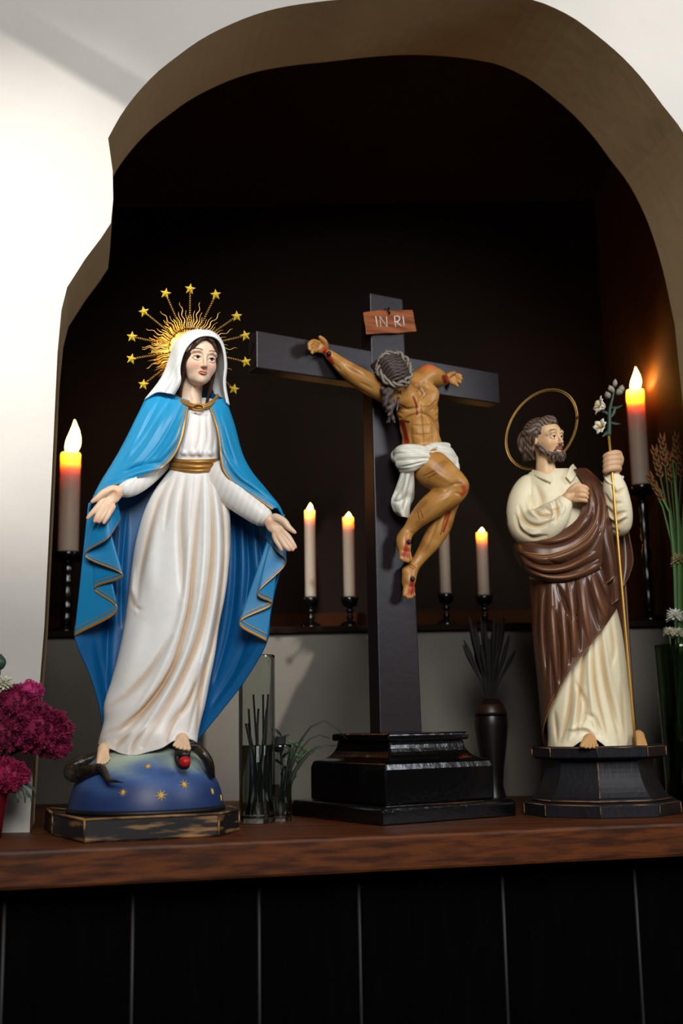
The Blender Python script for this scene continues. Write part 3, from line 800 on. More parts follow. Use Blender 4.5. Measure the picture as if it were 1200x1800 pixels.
for pts in ([(497, 935, -47, 5.2), (507, 945, -51, 4.6), (513, 954, -53, 4.2), (518.5, 962, -53, 3.3)], [(493, 939, -47, 5), (502, 950, -51, 4.5), (508, 959, -54, 4.2), (514, 966, -55, 3.4)],
            [(488, 941, -47, 4.8), (495, 951, -51, 4.4), (501, 960, -54, 4.1), (508, 966.5, -55, 3.2)], [(482, 940, -45, 4.5), (485, 950, -48, 3.8), (490, 958, -50, 3.4), (495, 966.5, -51, 2.7)]): s.chain(pts, 1.6)
s.ell((487, 924, -52), (8, 5, 3), 4, 40, sub=True)
s.mesh('hand', nail_tint([(518, 963, -54), (514, 967, -56), (507, 968, -56), (495, 967, -52), (519, 937, -55), (480, 940, -50), (474, 918, -48)], fm, (226, 158, 128), 8), M_skin, ms)
# feet
def foot(toes, heel, parent, frm, skin, mt, r=1.0, nail=(232, 196, 160)):
    """toes: list of (x, y, d, radius) tips from big to little; heel: (x, y, d, r) where the instep leaves the cloth"""
    s = Sculpt(frm, .7); T = np.array(toes, float); H = np.array(heel, float)
    ball_ = T[:, :3].mean(0) * .6 + H[:3] * .4
    for t in T:
        b = t[:3] * .55 + H[:3] * .45; b2 = t[:3] * .85 + H[:3] * .15
        s.chain([(*(H[:3]), H[3] * .62), (*b, max(t[3] * 1.45, H[3] * .36)), (*b2, t[3] * 1.02), (*t[:3], t[3])], 1.0)
    s.ell(tuple(H[:3] * .7 + ball_ * .3), (H[3] * .85, H[3] * .85, H[3] * .8), 4)
    s.mesh('foot', lin(skin), mt, parent)
foot([(173, 1341, -68, 3.8), (179, 1342, -69, 3.1), (184, 1341, -69, 2.9), (188, 1338, -68, 2.7), (191, 1334, -66, 2.4)], (182, 1312, -44, 10.5), ms, fm, (220, 184, 146), M_skin)
foot([(331, 1316, -82, 4.2), (324, 1316, -83, 3.4), (317, 1315, -82, 3.2), (311, 1313, -80, 3), (306, 1310, -78, 2.7)], (320, 1297, -52, 12), ms, fm, (220, 184, 146), M_skin)
# snake
def snake():
    def tube(ctl, rad, nm='snake_body', n=60):
        C = crom(np.array([c for c in ctl], float), n); t = np.linspace(0, 1, n)
        R = np.interp(t, np.linspace(0, 1, len(rad)), rad) * fm.u
        k = MB(); Pw = fm(C[:, 0], C[:, 1], C[:, 2]); k.tube(Pw, R, 14); return k
    m = mat('snake_skin', (26, 20, 18), rough=.3, spec=.5, col2=(58, 46, 32), vscale=60, bump=.5, bscale=130)
    sk = tube([(200, 1318, -10), (160, 1334, -10), (132, 1345, -14), (125, 1358, -26), (138, 1362, -50), (160, 1354, -72), (177, 1350, -84), (186, 1360, -106), (191, 1371, -114), (203, 1373, -121), (218, 1375.5, -126)],
              [7, 7.5, 9, 12, 13, 12.5, 9.5, 7.5, 5.5, 3.5, .6]).build('snake_body', m, ms, 'dark brown coiled snake tail under the foot')
    tube([(322, 1316, -66), (340, 1312, -50), (354, 1322, -40), (366, 1340, -38), (372, 1366, -20)], [7, 8, 9, 8.5, 6]).build('snake_body', m, ms)
    s = Sculpt(fm, .8); s.ell((320, 1318, -70), (14, 7, 9), 5, 8); s.ell((323, 1326, -82), (11, 7, 8), 5, 10); s.ball((313, 1321, -82), 3, 1.5); s.ball((333, 1321, -82), 3, 1.5)
    s.ell((323, 1345, -88), (10, 8, 7), 3, 0); s.chain([(314, 1322, -74, 5), (311, 1334, -80, 4), (316, 1346, -86, 4)], 3)
    h_ = s.mesh('snake_head', lin((34, 26, 22)), M_satin, ms)
    s = Sculpt(fm, .8); s.ell((325, 1339, -94), (9.5, 9, 8.5), 1); s.ball((325, 1329, -99), 4, 3, sub=True); s.mesh('apple', lin((176, 22, 20)), M_satin, ms, 'red apple in the snake\'s mouth')
snake()
# mantle: back
def g(y, *p): return [(a, y + (b[1] if False else 0), c) for a, c in p] if False else p
back = [[(262, 698, 12), (290, 690, 34), (330, 686, 44), (370, 690, 36), (397, 704, 12)], [(238, 740, 8), (280, 740, 40), (325, 740, 52), (375, 742, 42), (411, 748, 10)],
        [(212, 800, 8), (260, 800, 38), (320, 800, 52), (385, 802, 42), (427, 806, 10)], [(178, 855, 8), (230, 852, 32), (312, 850, 50), (410, 856, 34), (470, 866, 8)],
        [(160, 905, 4), (205, 905, 26), (312, 902, 52), (430, 905, 32), (498, 912, 4)], [(154, 960, 4), (200, 960, 24), (312, 960, 54), (438, 962, 34), (500, 968, 0)],
        [(147, 1030, 0), (198, 1030, 26), (312, 1030, 56), (424, 1032, 36), (484, 1035, 2)], [(140, 1075, -2), (194, 1075, 28), (312, 1075, 56), (418, 1078, 38), (475, 1080, 3)],
        [(131, 1119, -6), (190, 1122, 28), (312, 1120, 56), (414, 1124, 38), (468, 1130, 4)], [(158, 1188, 10), (202, 1188, 32), (300, 1186, 54), (384, 1190, 42), (431, 1195, 18)],
        [(174, 1240, 18), (210, 1240, 36), (285, 1240, 50), (345, 1242, 44), (392, 1246, 28)], [(183, 1304, 22), (215, 1304, 36), (268, 1304, 44), (315, 1302, 42), (346, 1302, 30)]]
bf = [([(205, 930), (196, 1040), (188, 1140), (190, 1230)], 7, 10), ([(222, 900), (214, 1000), (212, 1100)], 6, 7), ([(168, 1130), (180, 1190), (190, 1260)], 7, 8),
      ([(412, 900), (414, 1000), (404, 1100), (378, 1200)], 6, 9), ([(432, 920), (438, 1000), (432, 1070)], 6, 8), ([(456, 940), (462, 1010)], 5, 7), ([(440, 1110), (412, 1180), (374, 1240)], 6, 6), ([(424, 900), (426, 1000), (418, 1090)], 6, -6), ([(446, 925), (450, 1010)], 6, -6),
      ([(455, 1135), (420, 1190), (380, 1245)], 6, -5)]
G, dd = sheet(fm, back, 130, 200, bf)
cloth('mantle_back', fm, G, np.where((G[..., 2] > -100)[..., None], BLUE_IN, BLUE_IN), M_satin, ms, 3.5)
# front flaps over the shoulders and arms
def hem_lines(G, side, w0, w1, lift=1.6, nm='gold_hem'):
    """gold line along one border of a cloth grid; side 'u0','u1','v1'; w0,w1 = from/to in grid steps"""
    if side == 'u0': A, B = G[:, w0], G[:, w1]
    elif side == 'u1': A, B = G[:, -1 - w0], G[:, -1 - w1]
    else: A, B = G[-1 - w0], G[-1 - w1]
    return ribbon(nm, fm, A, B, lift, M_goldp, ms)
fl_ = [[(333, 705, -26), (315, 699, -20), (292, 694, -10), (270, 692, 2), (258, 698, 24)], [(327, 740, -38), (303, 735, -35), (275, 728, -24), (247, 728, -4), (240, 736, 24)],
       [(319, 775, -42), (288, 776, -42), (255, 770, -30), (226, 772, -8), (218, 780, 24)], [(303, 806, -42), (265, 808, -44), (233, 805, -34), (204, 810, -12), (197, 818, 20)],
       [(274, 829, -42), (236, 833, -44), (210, 835, -38), (182, 845, -18), (174, 855, 16)], [(236, 842, -44), (214, 847, -46), (193, 855, -42), (168, 872, -22), (158, 890, 8)],
       [(208, 850, -46), (193, 855, -47), (180, 862, -42), (162, 882, -26), (156, 902, 2)]]
ff = [([(318, 712), (300, 750), (275, 790), (245, 822)], 5, 5), ([(298, 708), (270, 755), (240, 800), (210, 832)], 6, 5), ([(282, 705), (255, 750), (232, 790)], 5, 4), ([(322, 735), (306, 775), (276, 812)], 5, -5), ([(290, 722), (262, 775), (225, 822), (185, 852)], 6, -6), ([(268, 715), (246, 760), (222, 806)], 6, -5), ([(280, 812), (235, 824), (195, 842)], 5, 5), ([(286, 822), (240, 832), (200, 846)], 4, -3)]
G, dd = sheet(fm, fl_, 90, 120, ff); cloth('mantle_flap', fm, G, BLUE, M_satin, ms, 3.5)
hem_lines(G, 'u0', 0, 3); hem_lines(G, 'u0', 6, 7); hem_lines(G, 'v1', 0, 4)
fr_ = [[(366, 711, -27), (376, 705, -22), (386, 702, -12), (395, 703, 2), (398, 708, 22)], [(379, 750, -37), (388, 747, -36), (399, 744, -24), (410, 747, -4), (412, 752, 22)],
       [(385, 792, -39), (395, 790, -40), (410, 788, -27), (423, 794, -6), (424, 800, 22)], [(391, 828, -41), (406, 824, -42), (422, 822, -33), (440, 828, -10), (441, 835, 18)],
       [(415, 856, -43), (432, 851, -45), (447, 851, -38), (466, 860, -15), (467, 868, 14)], [(449, 877, -45), (463, 873, -46), (476, 875, -38), (490, 890, -18), (493, 905, 8)],
       [(478, 896, -44), (484, 893, -43), (490, 895, -36), (499, 912, -20), (501, 930, 2)]]
ff = [([(384, 720), (396, 770), (410, 815), (436, 848)], 4, 4), ([(390, 730), (404, 780), (420, 822)], 4, -4), ([(388, 790), (408, 832), (446, 862), (480, 885)], 4, 4), ([(400, 800), (424, 838), (462, 864)], 5, -4)]
G, dd = sheet(fm, fr_, 80, 120, ff); cloth('mantle_flap', fm, G, BLUE, M_satin, ms, 3.5)
hem_lines(G, 'u0', 0, 4); hem_lines(G, 'u0', 8, 9)
# cascading hem folds below the hands
def cascade(top, bot, nm):
    mid = [tuple(np.array(a) * .5 + np.array(b) * .5 + np.array([0, 0, -2])) for a, b in zip(top, bot)]
    G, dd = sheet(fm, [top, [tuple(np.array(a) * .75 + np.array(b) * .25) for a, b in zip(top, bot)], mid, [tuple(np.array(a) * .2 + np.array(b) * .8) for a, b in zip(top, bot)], bot], 150, 90)
    cloth('mantle_fold', fm, G, lin((18, 122, 174)), M_satin, ms, 3.0)
    n = G.shape[1]
    A = G[-1].copy(); B = G[-4].copy(); ribbon('gold_hem', fm, A, B, 2.2, M_goldp, ms, 1.5)
    A = G[-7].copy(); B = G[-8].copy(); ribbon('gold_hem', fm, A, B, 2.0, M_goldp, ms, 1.2)
cascade([(156, 885, 0), (166, 880, -6), (160, 880, -9), (176, 875, -16), (166, 875, -20), (188, 880, -28), (206, 885, -8)],
        [(131, 1118, -8), (206, 1074, -20), (166, 1036, -12), (216, 1012, -32), (150, 978, -24), (190, 946, -44), (212, 912, -8)], 'l')
cascade([(500, 905, 0), (488, 900, -6), (498, 905, -8), (486, 905, -14), (500, 910, -16), (482, 915, -22), (470, 920, -8)],
        [(468, 1128, -4), (420, 1096, -16), (477, 1064, -12), (453, 1043, -26), (501, 993, -20), (484, 966, -32), (468, 945, -8)], 'r')
# collar and clasp
k = MB(); Pp = crom([(306, 697, -8), (318, 706, -24), (334, 713, -34), (350, 717, -38), (364, 714, -36), (376, 706, -24), (382, 698, -4)], 40)
for off, r in ((0, 3.2), (-3.5, 2.4)):
    kk = MB(); kk.tube(fm(Pp[:, 0], Pp[:, 1] + off, Pp[:, 2] + 1), r * fm.u, 8); kk.build('gold_collar', M_goldp, ms)
kk = MB(); Pp = crom([(338, 716, -41), (345, 711.5, -42), (354, 712, -43), (358, 717, -43), (352, 721, -42), (342, 720.5, -41)], 24, True); kk.tube(fm(Pp[:, 0], Pp[:, 1], Pp[:, 2]), 2 * fm.u, 8); kk.build('collar_clasp', M_goldp, ms)
# head
hm = head_matrix(fm(349, 631, -8), 97 * fm.u, yaw=25, pitch=-13, roll=3)
h = HSculpt(hm, .75 * fm.u)
face(h, neck=[((0, .10, -.25), (-.03, .14, -.62), .185, .19), ((-.03, .14, -.62), (-.06, .16, -1.0), .19, .33)])
h.mesh('head', facepaint(h, (232, 200, 172), (224, 150, 124), (218, 130, 112), (96, 64, 44), (78, 54, 38)), M_skin, ms)
h2 = HSculpt(hm, .9 * fm.u)
paths = []
for q in (-1, 1):
    for i in range(7):
        o_ = i * .028
        paths.append([(q * .02, -.355 + o_ * 1.2, .38 + o_ * .9), (q * .12, -.375 + o_, .32 + o_ * .6), (q * .21, -.335 + o_, .18 + o_ * .3), (q * (.265 + o_ * .2), -.25 + o_, .0), (q * (.285 + o_ * .3), -.15 + o_, -.22), (q * (.275 + o_ * .4), -.07 + o_, -.5), (q * (.25 + o_ * .5), .0 + o_, -.85)])
strands(h2, paths, .034, .012, wave=.008)
def hairpaint(V):
    l = h2.local(V); t = .5 + .5 * np.sin(l[:, 2] * 22 + l[:, 0] * 40 + l[:, 1] * 60); return mixc(np.tile(lin((52, 34, 26)), (len(V), 1)), (92, 62, 46), .6 * t)
h2.mesh('hair', hairpaint, M_hair, ms)
# veil: arcs over the head from the front edge to the back
veil = [[(306, 694, -30), (317, 672, -42), (317, 645, -48), (325, 617, -54), (340, 599, -56), (358, 591, -56), (378, 594, -48), (390, 610, -34), (395, 640, -24), (393, 675, -18), (398, 708, -12)],
        [(296, 692, -30), (310, 668, -42), (311, 640, -48), (319, 611, -52), (336, 592, -54), (356, 585, -53), (377, 588, -44), (392, 606, -30), (398, 640, -18), (396, 675, -12), (402, 712, -6)],
        [(276, 690, -18), (295, 662, -26), (303, 634, -28), (311, 605, -30), (330, 586, -30), (352, 580, -30), (374, 584, -26), (390, 602, -16), (395, 640, -8), (395, 675, -2), (402, 712, 2)],
        [(258, 700, 0), (284, 664, 0), (297, 632, 2), (307, 605, 4), (326, 587, 6), (348, 582, 6), (368, 586, 6), (382, 604, 8), (389, 640, 8), (392, 675, 10), (400, 710, 12)],
        [(256, 704, 22), (285, 672, 30), (300, 645, 34), (312, 622, 38), (327, 606, 42), (345, 602, 44), (360, 606, 40), (372, 622, 36), (380, 648, 32), (386, 680, 30), (396, 708, 24)],
        [(275, 706, 34), (295, 690, 42), (308, 672, 48), (318, 655, 50), (330, 645, 52), (344, 643, 54), (355, 647, 52), (364, 658, 50), (370, 672, 46), (376, 690, 40), (385, 706, 32)]]
vf = [([(314, 640), (306, 668), (290, 694)], 3.5, 5), ([(318, 655), (312, 676), (302, 696)], 3, -5), ([(303, 640), (290, 672), (272, 698)], 5, 3), ([(312, 640), (300, 668), (282, 696)], 4, -3)]
G, dd = sheet(fm, veil, 150, 80, vf)
cloth('veil', fm, G, lin((236, 238, 236)), M_paint, ms, 2.6)
# halo: pierced sunburst, wavy rays, twisted rods with stars
def halo():
    hc = (333, 613); D0 = 50
    ho = None
    def P(r, a, d=0): return (hc[0] + r * math.cos(a), hc[1] - r * math.sin(a), D0 + d)
    def P2(r, a, d=0): return (hc[0] - 9 + r * math.cos(a), hc[1] + 8 - r * math.sin(a), D0 + d)
    k = MB(); V = []; n = 120
    for i in range(n):
        a = 2 * math.pi * i / n; r = (62 + 9 * math.sin(i * 2.1) * (i % 4 == 0)) if i % 2 == 0 else 46
        V.append(fm(*P2(r, a, 0)))
    inn = [fm(*P2(14, 2 * math.pi * i / n, -4)) for i in range(n)]
    Vb = [v + np.array([0, .002, 0]) for v in V]; inb = [v + np.array([0, .002, 0]) for v in inn]
    k.add(V + inn + Vb + inb, [((i + 1) % n, i, i + n, (i + 1) % n + n) for i in range(n)] + [(i + 2 * n, (i + 1) % n + 2 * n, (i + 1) % n + 3 * n, i + 3 * n) for i in range(n)]
          + [(i, (i + 1) % n, (i + 1) % n + 2 * n, i + 2 * n) for i in range(n)] + [((i + 1) % n + n, i + n, i + 3 * n, (i + 1) % n + 3 * n) for i in range(n)])
    k.build('halo_sunburst', M_gold, ms, 'serrated gold sunburst plate behind the head', smooth=False)
    stars = [(291, 516), (334, 508), (379, 518), (253, 548), (416, 556), (232, 592), (431, 590), (231, 631), (432, 636), (252, 676), (411, 684)]
    for sx, sy in stars:
        a = math.atan2(hc[1] - sy, sx - hc[0]); R = math.hypot(sx - hc[0], sy - hc[1])
        for ph in (0, math.pi):
            pts = []
            for t in np.linspace(34, R - 3, 60):
                o = 1.3 * math.sin(t * .75 + ph); o2 = 1.3 * math.cos(t * .75 + ph)
                p = P(t, a, -3 + o2); pts.append(fm(p[0] - o * math.sin(a), p[1] - o * math.cos(a), p[2]))
            kk = MB(); kk.tube(pts, 1.15 * fm.u, 5); rod = kk.build('halo_rod', M_brass, ms)
        k = MB(); tw = rnd.uniform(-.25, .25); V = []
        for i in range(10):
            b = math.pi / 2 + tw + math.pi * i / 5; rr = 10.2 if i % 2 == 0 else 4.6
            V.append(fm(sx + rr * math.cos(b), sy - rr * math.sin(b), D0 - 4))
        V += [fm(sx, sy, D0 - 9), fm(sx, sy, D0 + 1)]
        k.add(V, [(10, (i + 1) % 10, i) for i in range(10)] + [(11, i, (i + 1) % 10) for i in range(10)]); k.build('halo_star', M_goldf, ms, smooth=False)
    angs = sorted(math.atan2(hc[1] - y, x - hc[0]) for x, y in stars)
    mids = [(a + b) / 2 for a, b in zip(angs[:-1], angs[1:])] + [angs[0] - .22, angs[-1] + .2]
    for a0 in mids:
        for da, R in ((0, 84), (-.1, 68), (.1, 68), (-.17, 60), (.17, 60)):
            a = a0 + da; pts = []; rr = []
            for t in np.linspace(36, R, 30):
                o = 1.8 * math.sin((t - 36) * .32) * (1 if da == 0 else .5); p = P(t, a, -2 - abs(da) * 8); pts.append(fm(p[0] - o * math.sin(a), p[1] - o * math.cos(a), p[2])); rr.append((2.4 if da == 0 else 1.7) * (1 - .75 * (t - 36) / (R - 36)) * fm.u)
            kk = MB(); kk.tube(pts, rr, 5); kk.build('halo_ray', M_gold if da and math.pi * .55 < (a % (2 * math.pi)) < math.pi * 1.3 else M_brass, ms)  # gold on left-hand rays stands in for light reflected there; others stay brass
halo()
# ================================================================== carved figure on the cross
def body():
    s = Sculpt(XF, 1.05)
    # trunk
    s.ell((730, 690, -38), (40, 26, 21), 6, 8); s.ell((733, 722, -40), (37.5, 34, 24), 10, 0); s.ell((737, 752, -36), (35, 34, 21), 10, -4); s.ell((741, 782, -34), (36, 26, 21), 10, -4); s.ell((748, 808, -32), (40, 24, 22), 10, 10)
    s.ell((714, 700, -50), (21, 17, 10), 10, 10); s.ell((750, 697, -50), (20, 18, 10), 10, -16)           # chest muscles
    s.ell((738, 758, -50), (15, 26, 8), 10)
    # neck, shoulders, arms
    s.chain([(712, 688, -42, 18), (704, 676, -50, 15), (699, 668, -54, 14)], 6)
    s.chain([(722, 682, -40, 16), (738, 668, -42, 15), (752, 660, -42, 17)], 6); s.ell((752, 658, -42), (17.5, 17, 16), 6)
    s.chain([(752, 660, -42, 16), (767, 664, -34, 14), (775, 667, -24, 11), (784, 668, -13, 7.2)], 4)
    s.chain([(706, 694, -40, 20), (684, 692, -38, 17), (657, 679, -34, 15.5), (629, 663, -28, 15), (606, 647, -23, 12.2), (591, 634, -17, 9.5), (577, 622, -12, 7.4)], 6)
    s.ell((645, 668, -38), (20, 8, 8), 6, 28); s.ell((612, 655, -30), (16, 6, 7), 5, 38)
    # hands
    s.ell((562, 611, -12), (11, 10, 5.5), 5, 35)
    s.chain([(572, 612, -14, 5.2), (571, 603, -18, 4.4), (567, 597, -20, 3.8), (562, 592.5, -20, 2.9)], 2)
    for p in ([(560, 603, -14, 4), (552, 600, -19, 3.5), (547, 601, -23, 3.1), (546, 605, -25, 2.6)], [(556, 607, -14, 4), (548, 604, -20, 3.5), (543.5, 604, -24, 3.1), (543.5, 609, -26, 2.6)],
              [(554, 611, -14, 3.8), (547, 610, -20, 3.4), (543.5, 611, -24, 3), (545, 615, -26, 2.5)], [(556, 616, -14, 3.6), (550, 617, -19, 3.1), (547.5, 618, -22, 2.8), (549, 621, -24, 2.3)]): s.chain(p, 1.4)
    s.ell((793, 667, -10), (10, 9.5, 5), 4, 0)
    s.chain([(787, 661, -13, 4.6), (793, 657, -17, 3.8), (799, 655, -19, 2.8)], 2)
    for p in ([(798, 661, -13, 3.6), (804, 659, -18, 3.2), (810, 660.5, -22, 2.5)], [(800, 665, -13, 3.6), (806, 664, -19, 3.2), (811, 666, -23, 2.5)], [(799, 670, -13, 3.5), (805, 670, -18, 3.1), (809, 672, -22, 2.4)], [(796, 674, -12, 3.3), (801, 675.5, -16, 2.8), (804, 678.5, -19, 2.2)]): s.chain(p, 1.4)
    # legs
    s.chain([(742, 812, -42, 28), (764, 828, -58, 26), (788, 845, -74, 21.5), (806, 856, -84, 17)], 8); s.ell((808, 856, -86), (13, 14, 13), 6)
    s.chain([(805, 862, -82, 15.5), (785, 874, -70, 18.5), (760, 889, -56, 18), (736, 910, -40, 13.5), (720, 930, -28, 9.8), (713, 940, -24, 9.6)], 4); s.ell((778, 884, -62), (20, 12, 12), 6, -32)
    s.chain([(772, 825, -26, 24), (786, 862, -38, 20), (786, 892, -48, 16.5)], 8); s.ell((785, 897, -50), (12.5, 14, 12), 6)
    s.chain([(784, 900, -46, 14.5), (773, 926, -36, 16), (758, 952, -27, 14), (740, 978, -18, 10), (727, 996, -13, 8.8)], 4)
    # feet
    def toes(root, tips, r0):
        for x, y, d, r in tips:
            a = np.array(root, float); b = np.array([x, y, d], float)
            s.chain([(*(a * .5 + b * .5), r0 * .55), (*(a * .22 + b * .78), r * 1.15), (x, y, d, r)], 1.2)
    s.chain([(713, 938, -24, 9.6), (709, 950, -24, 10.5), (710, 966, -26, 10)], 4); s.ell((707, 950, -22), (9.5, 12, 10), 4)
    toes((709, 955, -26), [(704, 982, -30, 2.7), (708, 984.5, -32, 2.8), (712.5, 986, -33, 2.8), (716.5, 986.5, -33, 2.9), (721, 984, -32, 3.6)], 10)
    s.chain([(727, 996, -13, 9), (720, 1008, -14, 10.5), (717, 1028, -16, 10)], 4); s.ell((714, 1004, -13), (8, 9, 9), 4)
    toes((718, 1018, -16), [(711, 1046, -22, 3.6), (716.5, 1050, -24, 3), (720.5, 1050.5, -24, 2.8), (724, 1049, -23, 2.7), (727.5, 1046, -22, 2.5)], 10)
    strokes = [([(706, 741), (712, 760), (715, 776)], 4.2, (104, 14, 10), .95), ([(711, 740), (718, 742)], 2, (60, 10, 8), .9), ([(714, 776), (711, 786), (717, 792)], 2.6, (176, 26, 20), .9), ([(726, 698), (731, 710), (733, 728)], 1.7, (120, 16, 12), .9),
               ([(729, 700), (734, 716)], 1.0, (170, 24, 18), .8), ([(744, 646), (754, 641), (762, 646)], 6, (216, 96, 60), .7), ([(571, 618), (577, 624), (584, 638)], 3.6, (178, 26, 20), .9), ([(568, 612), (573, 618)], 3, (190, 40, 30), .8), ([(780, 663), (783, 670)], 4.5, (120, 20, 16), .9), ([(784, 661), (788, 672)], 2.5, (150, 26, 20), .8),
               ([(814, 855), (817, 864), (811, 870)], 3.5, (176, 50, 28), .8), ([(790, 900), (786, 914), (779, 934)], 2.3, (140, 22, 16), .85), ([(787, 899), (782, 912)], 1.6, (170, 30, 22), .8), ([(783, 905), (774, 940)], .9, (110, 20, 14), .8),
               ([(716, 950), (712, 966), (709, 976)], 3.6, (158, 24, 20), .85), ([(715, 962), (716, 980)], 1.8, (170, 30, 22), .8), ([(712, 966), (705, 978)], 1.5, (170, 30, 22), .8), ([(718, 964), (720, 982)], 1.4, (170, 30, 22), .8),
               ([(724, 1014), (724, 1030), (722, 1044)], 3, (158, 24, 20), .85), ([(724, 1026), (727, 1044)], 1.4, (170, 30, 22), .8), ([(721, 1026), (717, 1046)], 1.3, (170, 30, 22), .8), ([(722, 992), (730, 998)], .8, (110, 24, 18), .8), ([(720, 996), (728, 1001)], .8, (110, 24, 18), .8),
               ([(744.5, 836), (766, 826)], .75, (90, 22, 14), .9), ([(752, 840), (767, 832)], .75, (90, 22, 14), .9), ([(734, 899), (736, 912)], .7, (90, 22, 14), .9), ([(739, 897), (743, 910)], .7, (90, 22, 14), .9), ([(722, 934), (728, 936)], .7, (100, 22, 14), .8),
               ([(732, 689), (737, 680)], .7, (96, 40, 20), .8), ([(738, 698), (746, 686)], .7, (96, 40, 20), .8), ([(744, 700), (750, 692)], .7, (96, 40, 20), .8), ([(664, 682), (672, 696)], .7, (110, 60, 24), .6), ([(604, 652), (612, 660)], .7, (110, 60, 24), .6)]
    def paint(V):
        p = proj(V); x, y = p[:, 0], p[:, 1]
        c = np.tile(lin((184, 130, 64)), (len(V), 1))
        n_ = np.sin(x * .11 + 2 * np.sin(y * .07)) * np.sin(y * .09)
        c = mixc(c, (124, 74, 28), .5 * sstep(n_, .1, .9)); c = mixc(c, (206, 160, 96), .35 * sstep(-n_, .2, .9))
        dep = (V - CC) @ un / XF.u
        ok = dep > 3
        for ln, w, col, a in strokes:
            D, T = polydist(x, y, np.array(ln, float), True); c = mixc(c, col, a * sstep(D, w * 1.35, w * .6) * ok)
        return c
    grooves = [([(737, 690), (739, 725), (741, 752), (744, 790)], 3, 3), ([(702, 712), (716, 720), (734, 716)], 3, 3.5), ([(742, 716), (757, 715), (767, 704)], 3, 3.5), ([(702, 754), (714, 736), (738, 726)], 3, 3.5), ([(741, 726), (756, 735), (769, 752)], 3, 3.5),
               ([(724, 748), (740, 749), (757, 747)], 2.2, 1.8), ([(724, 764), (742, 765), (760, 762)], 2.2, 1.8), ([(722, 740), (722, 770), (728, 790)], 3, 2), ([(760, 740), (763, 765), (760, 785)], 3, 2), ([(744, 766), (745, 769)], 2, 2.5),
               ([(698, 724), (708, 728)], 2, 1.5), ([(698, 733), (707, 737)], 2, 1.5), ([(764, 722), (770, 718)], 2, 1.5), ([(765, 732), (771, 728)], 2, 1.5), ([(765, 742), (772, 739)], 2, 1.5),
               ([(726, 678), (738, 690), (742, 705)], 4, 2.5), ([(742, 672), (752, 682), (764, 686)], 4, 2.5), ([(640, 660), (625, 650), (608, 642)], 3, 1.8), ([(655, 684), (632, 672)], 3, 1.8), ([(600, 652), (588, 640)], 2.2, 1.2),
               ([(782, 864), (796, 852), (812, 850)], 3, 2), ([(798, 866), (812, 870)], 3, 1.5), ([(775, 880), (750, 902), (732, 924)], 4, 2), ([(790, 872), (770, 884), (750, 900)], 5, -2), ([(770, 910), (755, 950), (735, 985)], 3.5, 1.8), ([(780, 905), (765, 945)], 4, -1.5), ([(752, 820), (780, 840), (800, 850)], 6, -2)]
    return s.mesh('figure', paint, M_ochre, cr, carve=grooves, label='carved figure with bowed head, ochre skin and painted wounds')
fig = body()
# bowed head
hmj = head_matrix(XF(692, 664, -58), 66 * XF.u, yaw=8, pitch=-82, roll=0, twist=26)
h = HSculpt(hmj, .9 * XF.u); face(h, True, neck=[((0, .10, -.25), (0, .2, -.5), .18, .2)])
def shut(c, x, y, z):
    e = (np.abs(np.abs(x) - .136) < .075) & (np.abs(z) < .04) & (y < -.25); c[e] = lin((170, 120, 66)); return c
h.mesh('head', facepaint(h, (190, 140, 78), (184, 110, 70), (150, 80, 60), (60, 44, 36), (60, 40, 30), stubble=shut), M_ochre, fig)
h = HSculpt(hmj, .9 * XF.u)
h.hell((0, .10, .15), (.385, .455, .395), .02)
h.hell((0, -.36, -.08), (.26, .16, .40), .03, sub=True)
paths = []
for q in (-1, 1):
    for i in range(11):
        y0 = -.30 + i * .075; zt_ = .15 + .41 * math.sqrt(max(.05, 1 - ((y0 - .10) / .47) ** 2))
        zz = [.50, .37, .12, -.15, -.32]
        paths.append([(q * .015, y0, zt_), (q * .16, y0 + .02, .15 + (zt_ - .15) * .93), (q * .31, y0 + .05, .15 + (zt_ - .15) * .58), (q * .375, y0 + .09, .10), (q * .36, y0 + .12, -.15)])
strands(h, paths, .030, .03, wave=.016, n=20, freq=2.2)
def jhair(V):
    l = h.local(V); t = .5 + .5 * np.sin(l[:, 1] * 62 + 5 * np.sin(l[:, 0] * 9)); return mixc(np.tile(lin((50, 38, 33)), (len(V), 1)), (104, 90, 84), .5 * t)
h.mesh('hair', jhair, M_hair, fig)
h = HSculpt(hmj, .9 * XF.u)                                       # beard
h.hell((0, -.27, -.40), (.19, .15, .14), .04); h.hell((0, -.40, -.235), (.11, .05, .03), .03)
for q in (-1, 1): h.seg((q * .28, -.06, -.12), (q * .2, -.2, -.38), .05, .08, .05)
for i in range(14):
    a = -1.3 + 2.6 * i / 13; h.seg((.16 * math.sin(a), -.30 - .1 * math.cos(a), -.38), (.12 * math.sin(a) + .01, -.32 - .08 * math.cos(a), -.56), .035, .02, .02)
h.mesh('beard', lin((66, 52, 44)), M_hair, fig)
# long locks on the shoulder
s = Sculpt(XF, .95)
for i in range(9):
    x0 = 675 + (i % 3) * 6; d0 = -60 - (i // 3) * 5; ph = rnd.random() * 6; y1 = 742 - (i % 4) * 6
    pts = [(x0 + (682 + (i % 3) * 4 - x0) * t + 3.2 * math.sin(t * 11 + ph), 684 + (y1 - 684) * t, d0 + 6 * t + 2 * math.cos(t * 11 + ph), 4.6 * (1 - .55 * t)) for t in np.linspace(0, 1, 9)]
    s.chain(pts, 1.0)
s.chain([(700, 700, -66, 2.6), (699, 710, -68, 2.2), (697, 722, -68, 1.4)], 1)
def lockpaint(V): p = proj(V); return mixc(np.tile(lin((54, 42, 38)), (len(V), 1)), (116, 100, 94), .6 * (.5 + .5 * np.sin(p[:, 1] * .55 + p[:, 0] * .4)))
s.mesh('hair_locks', lockpaint, M_hair, fig)
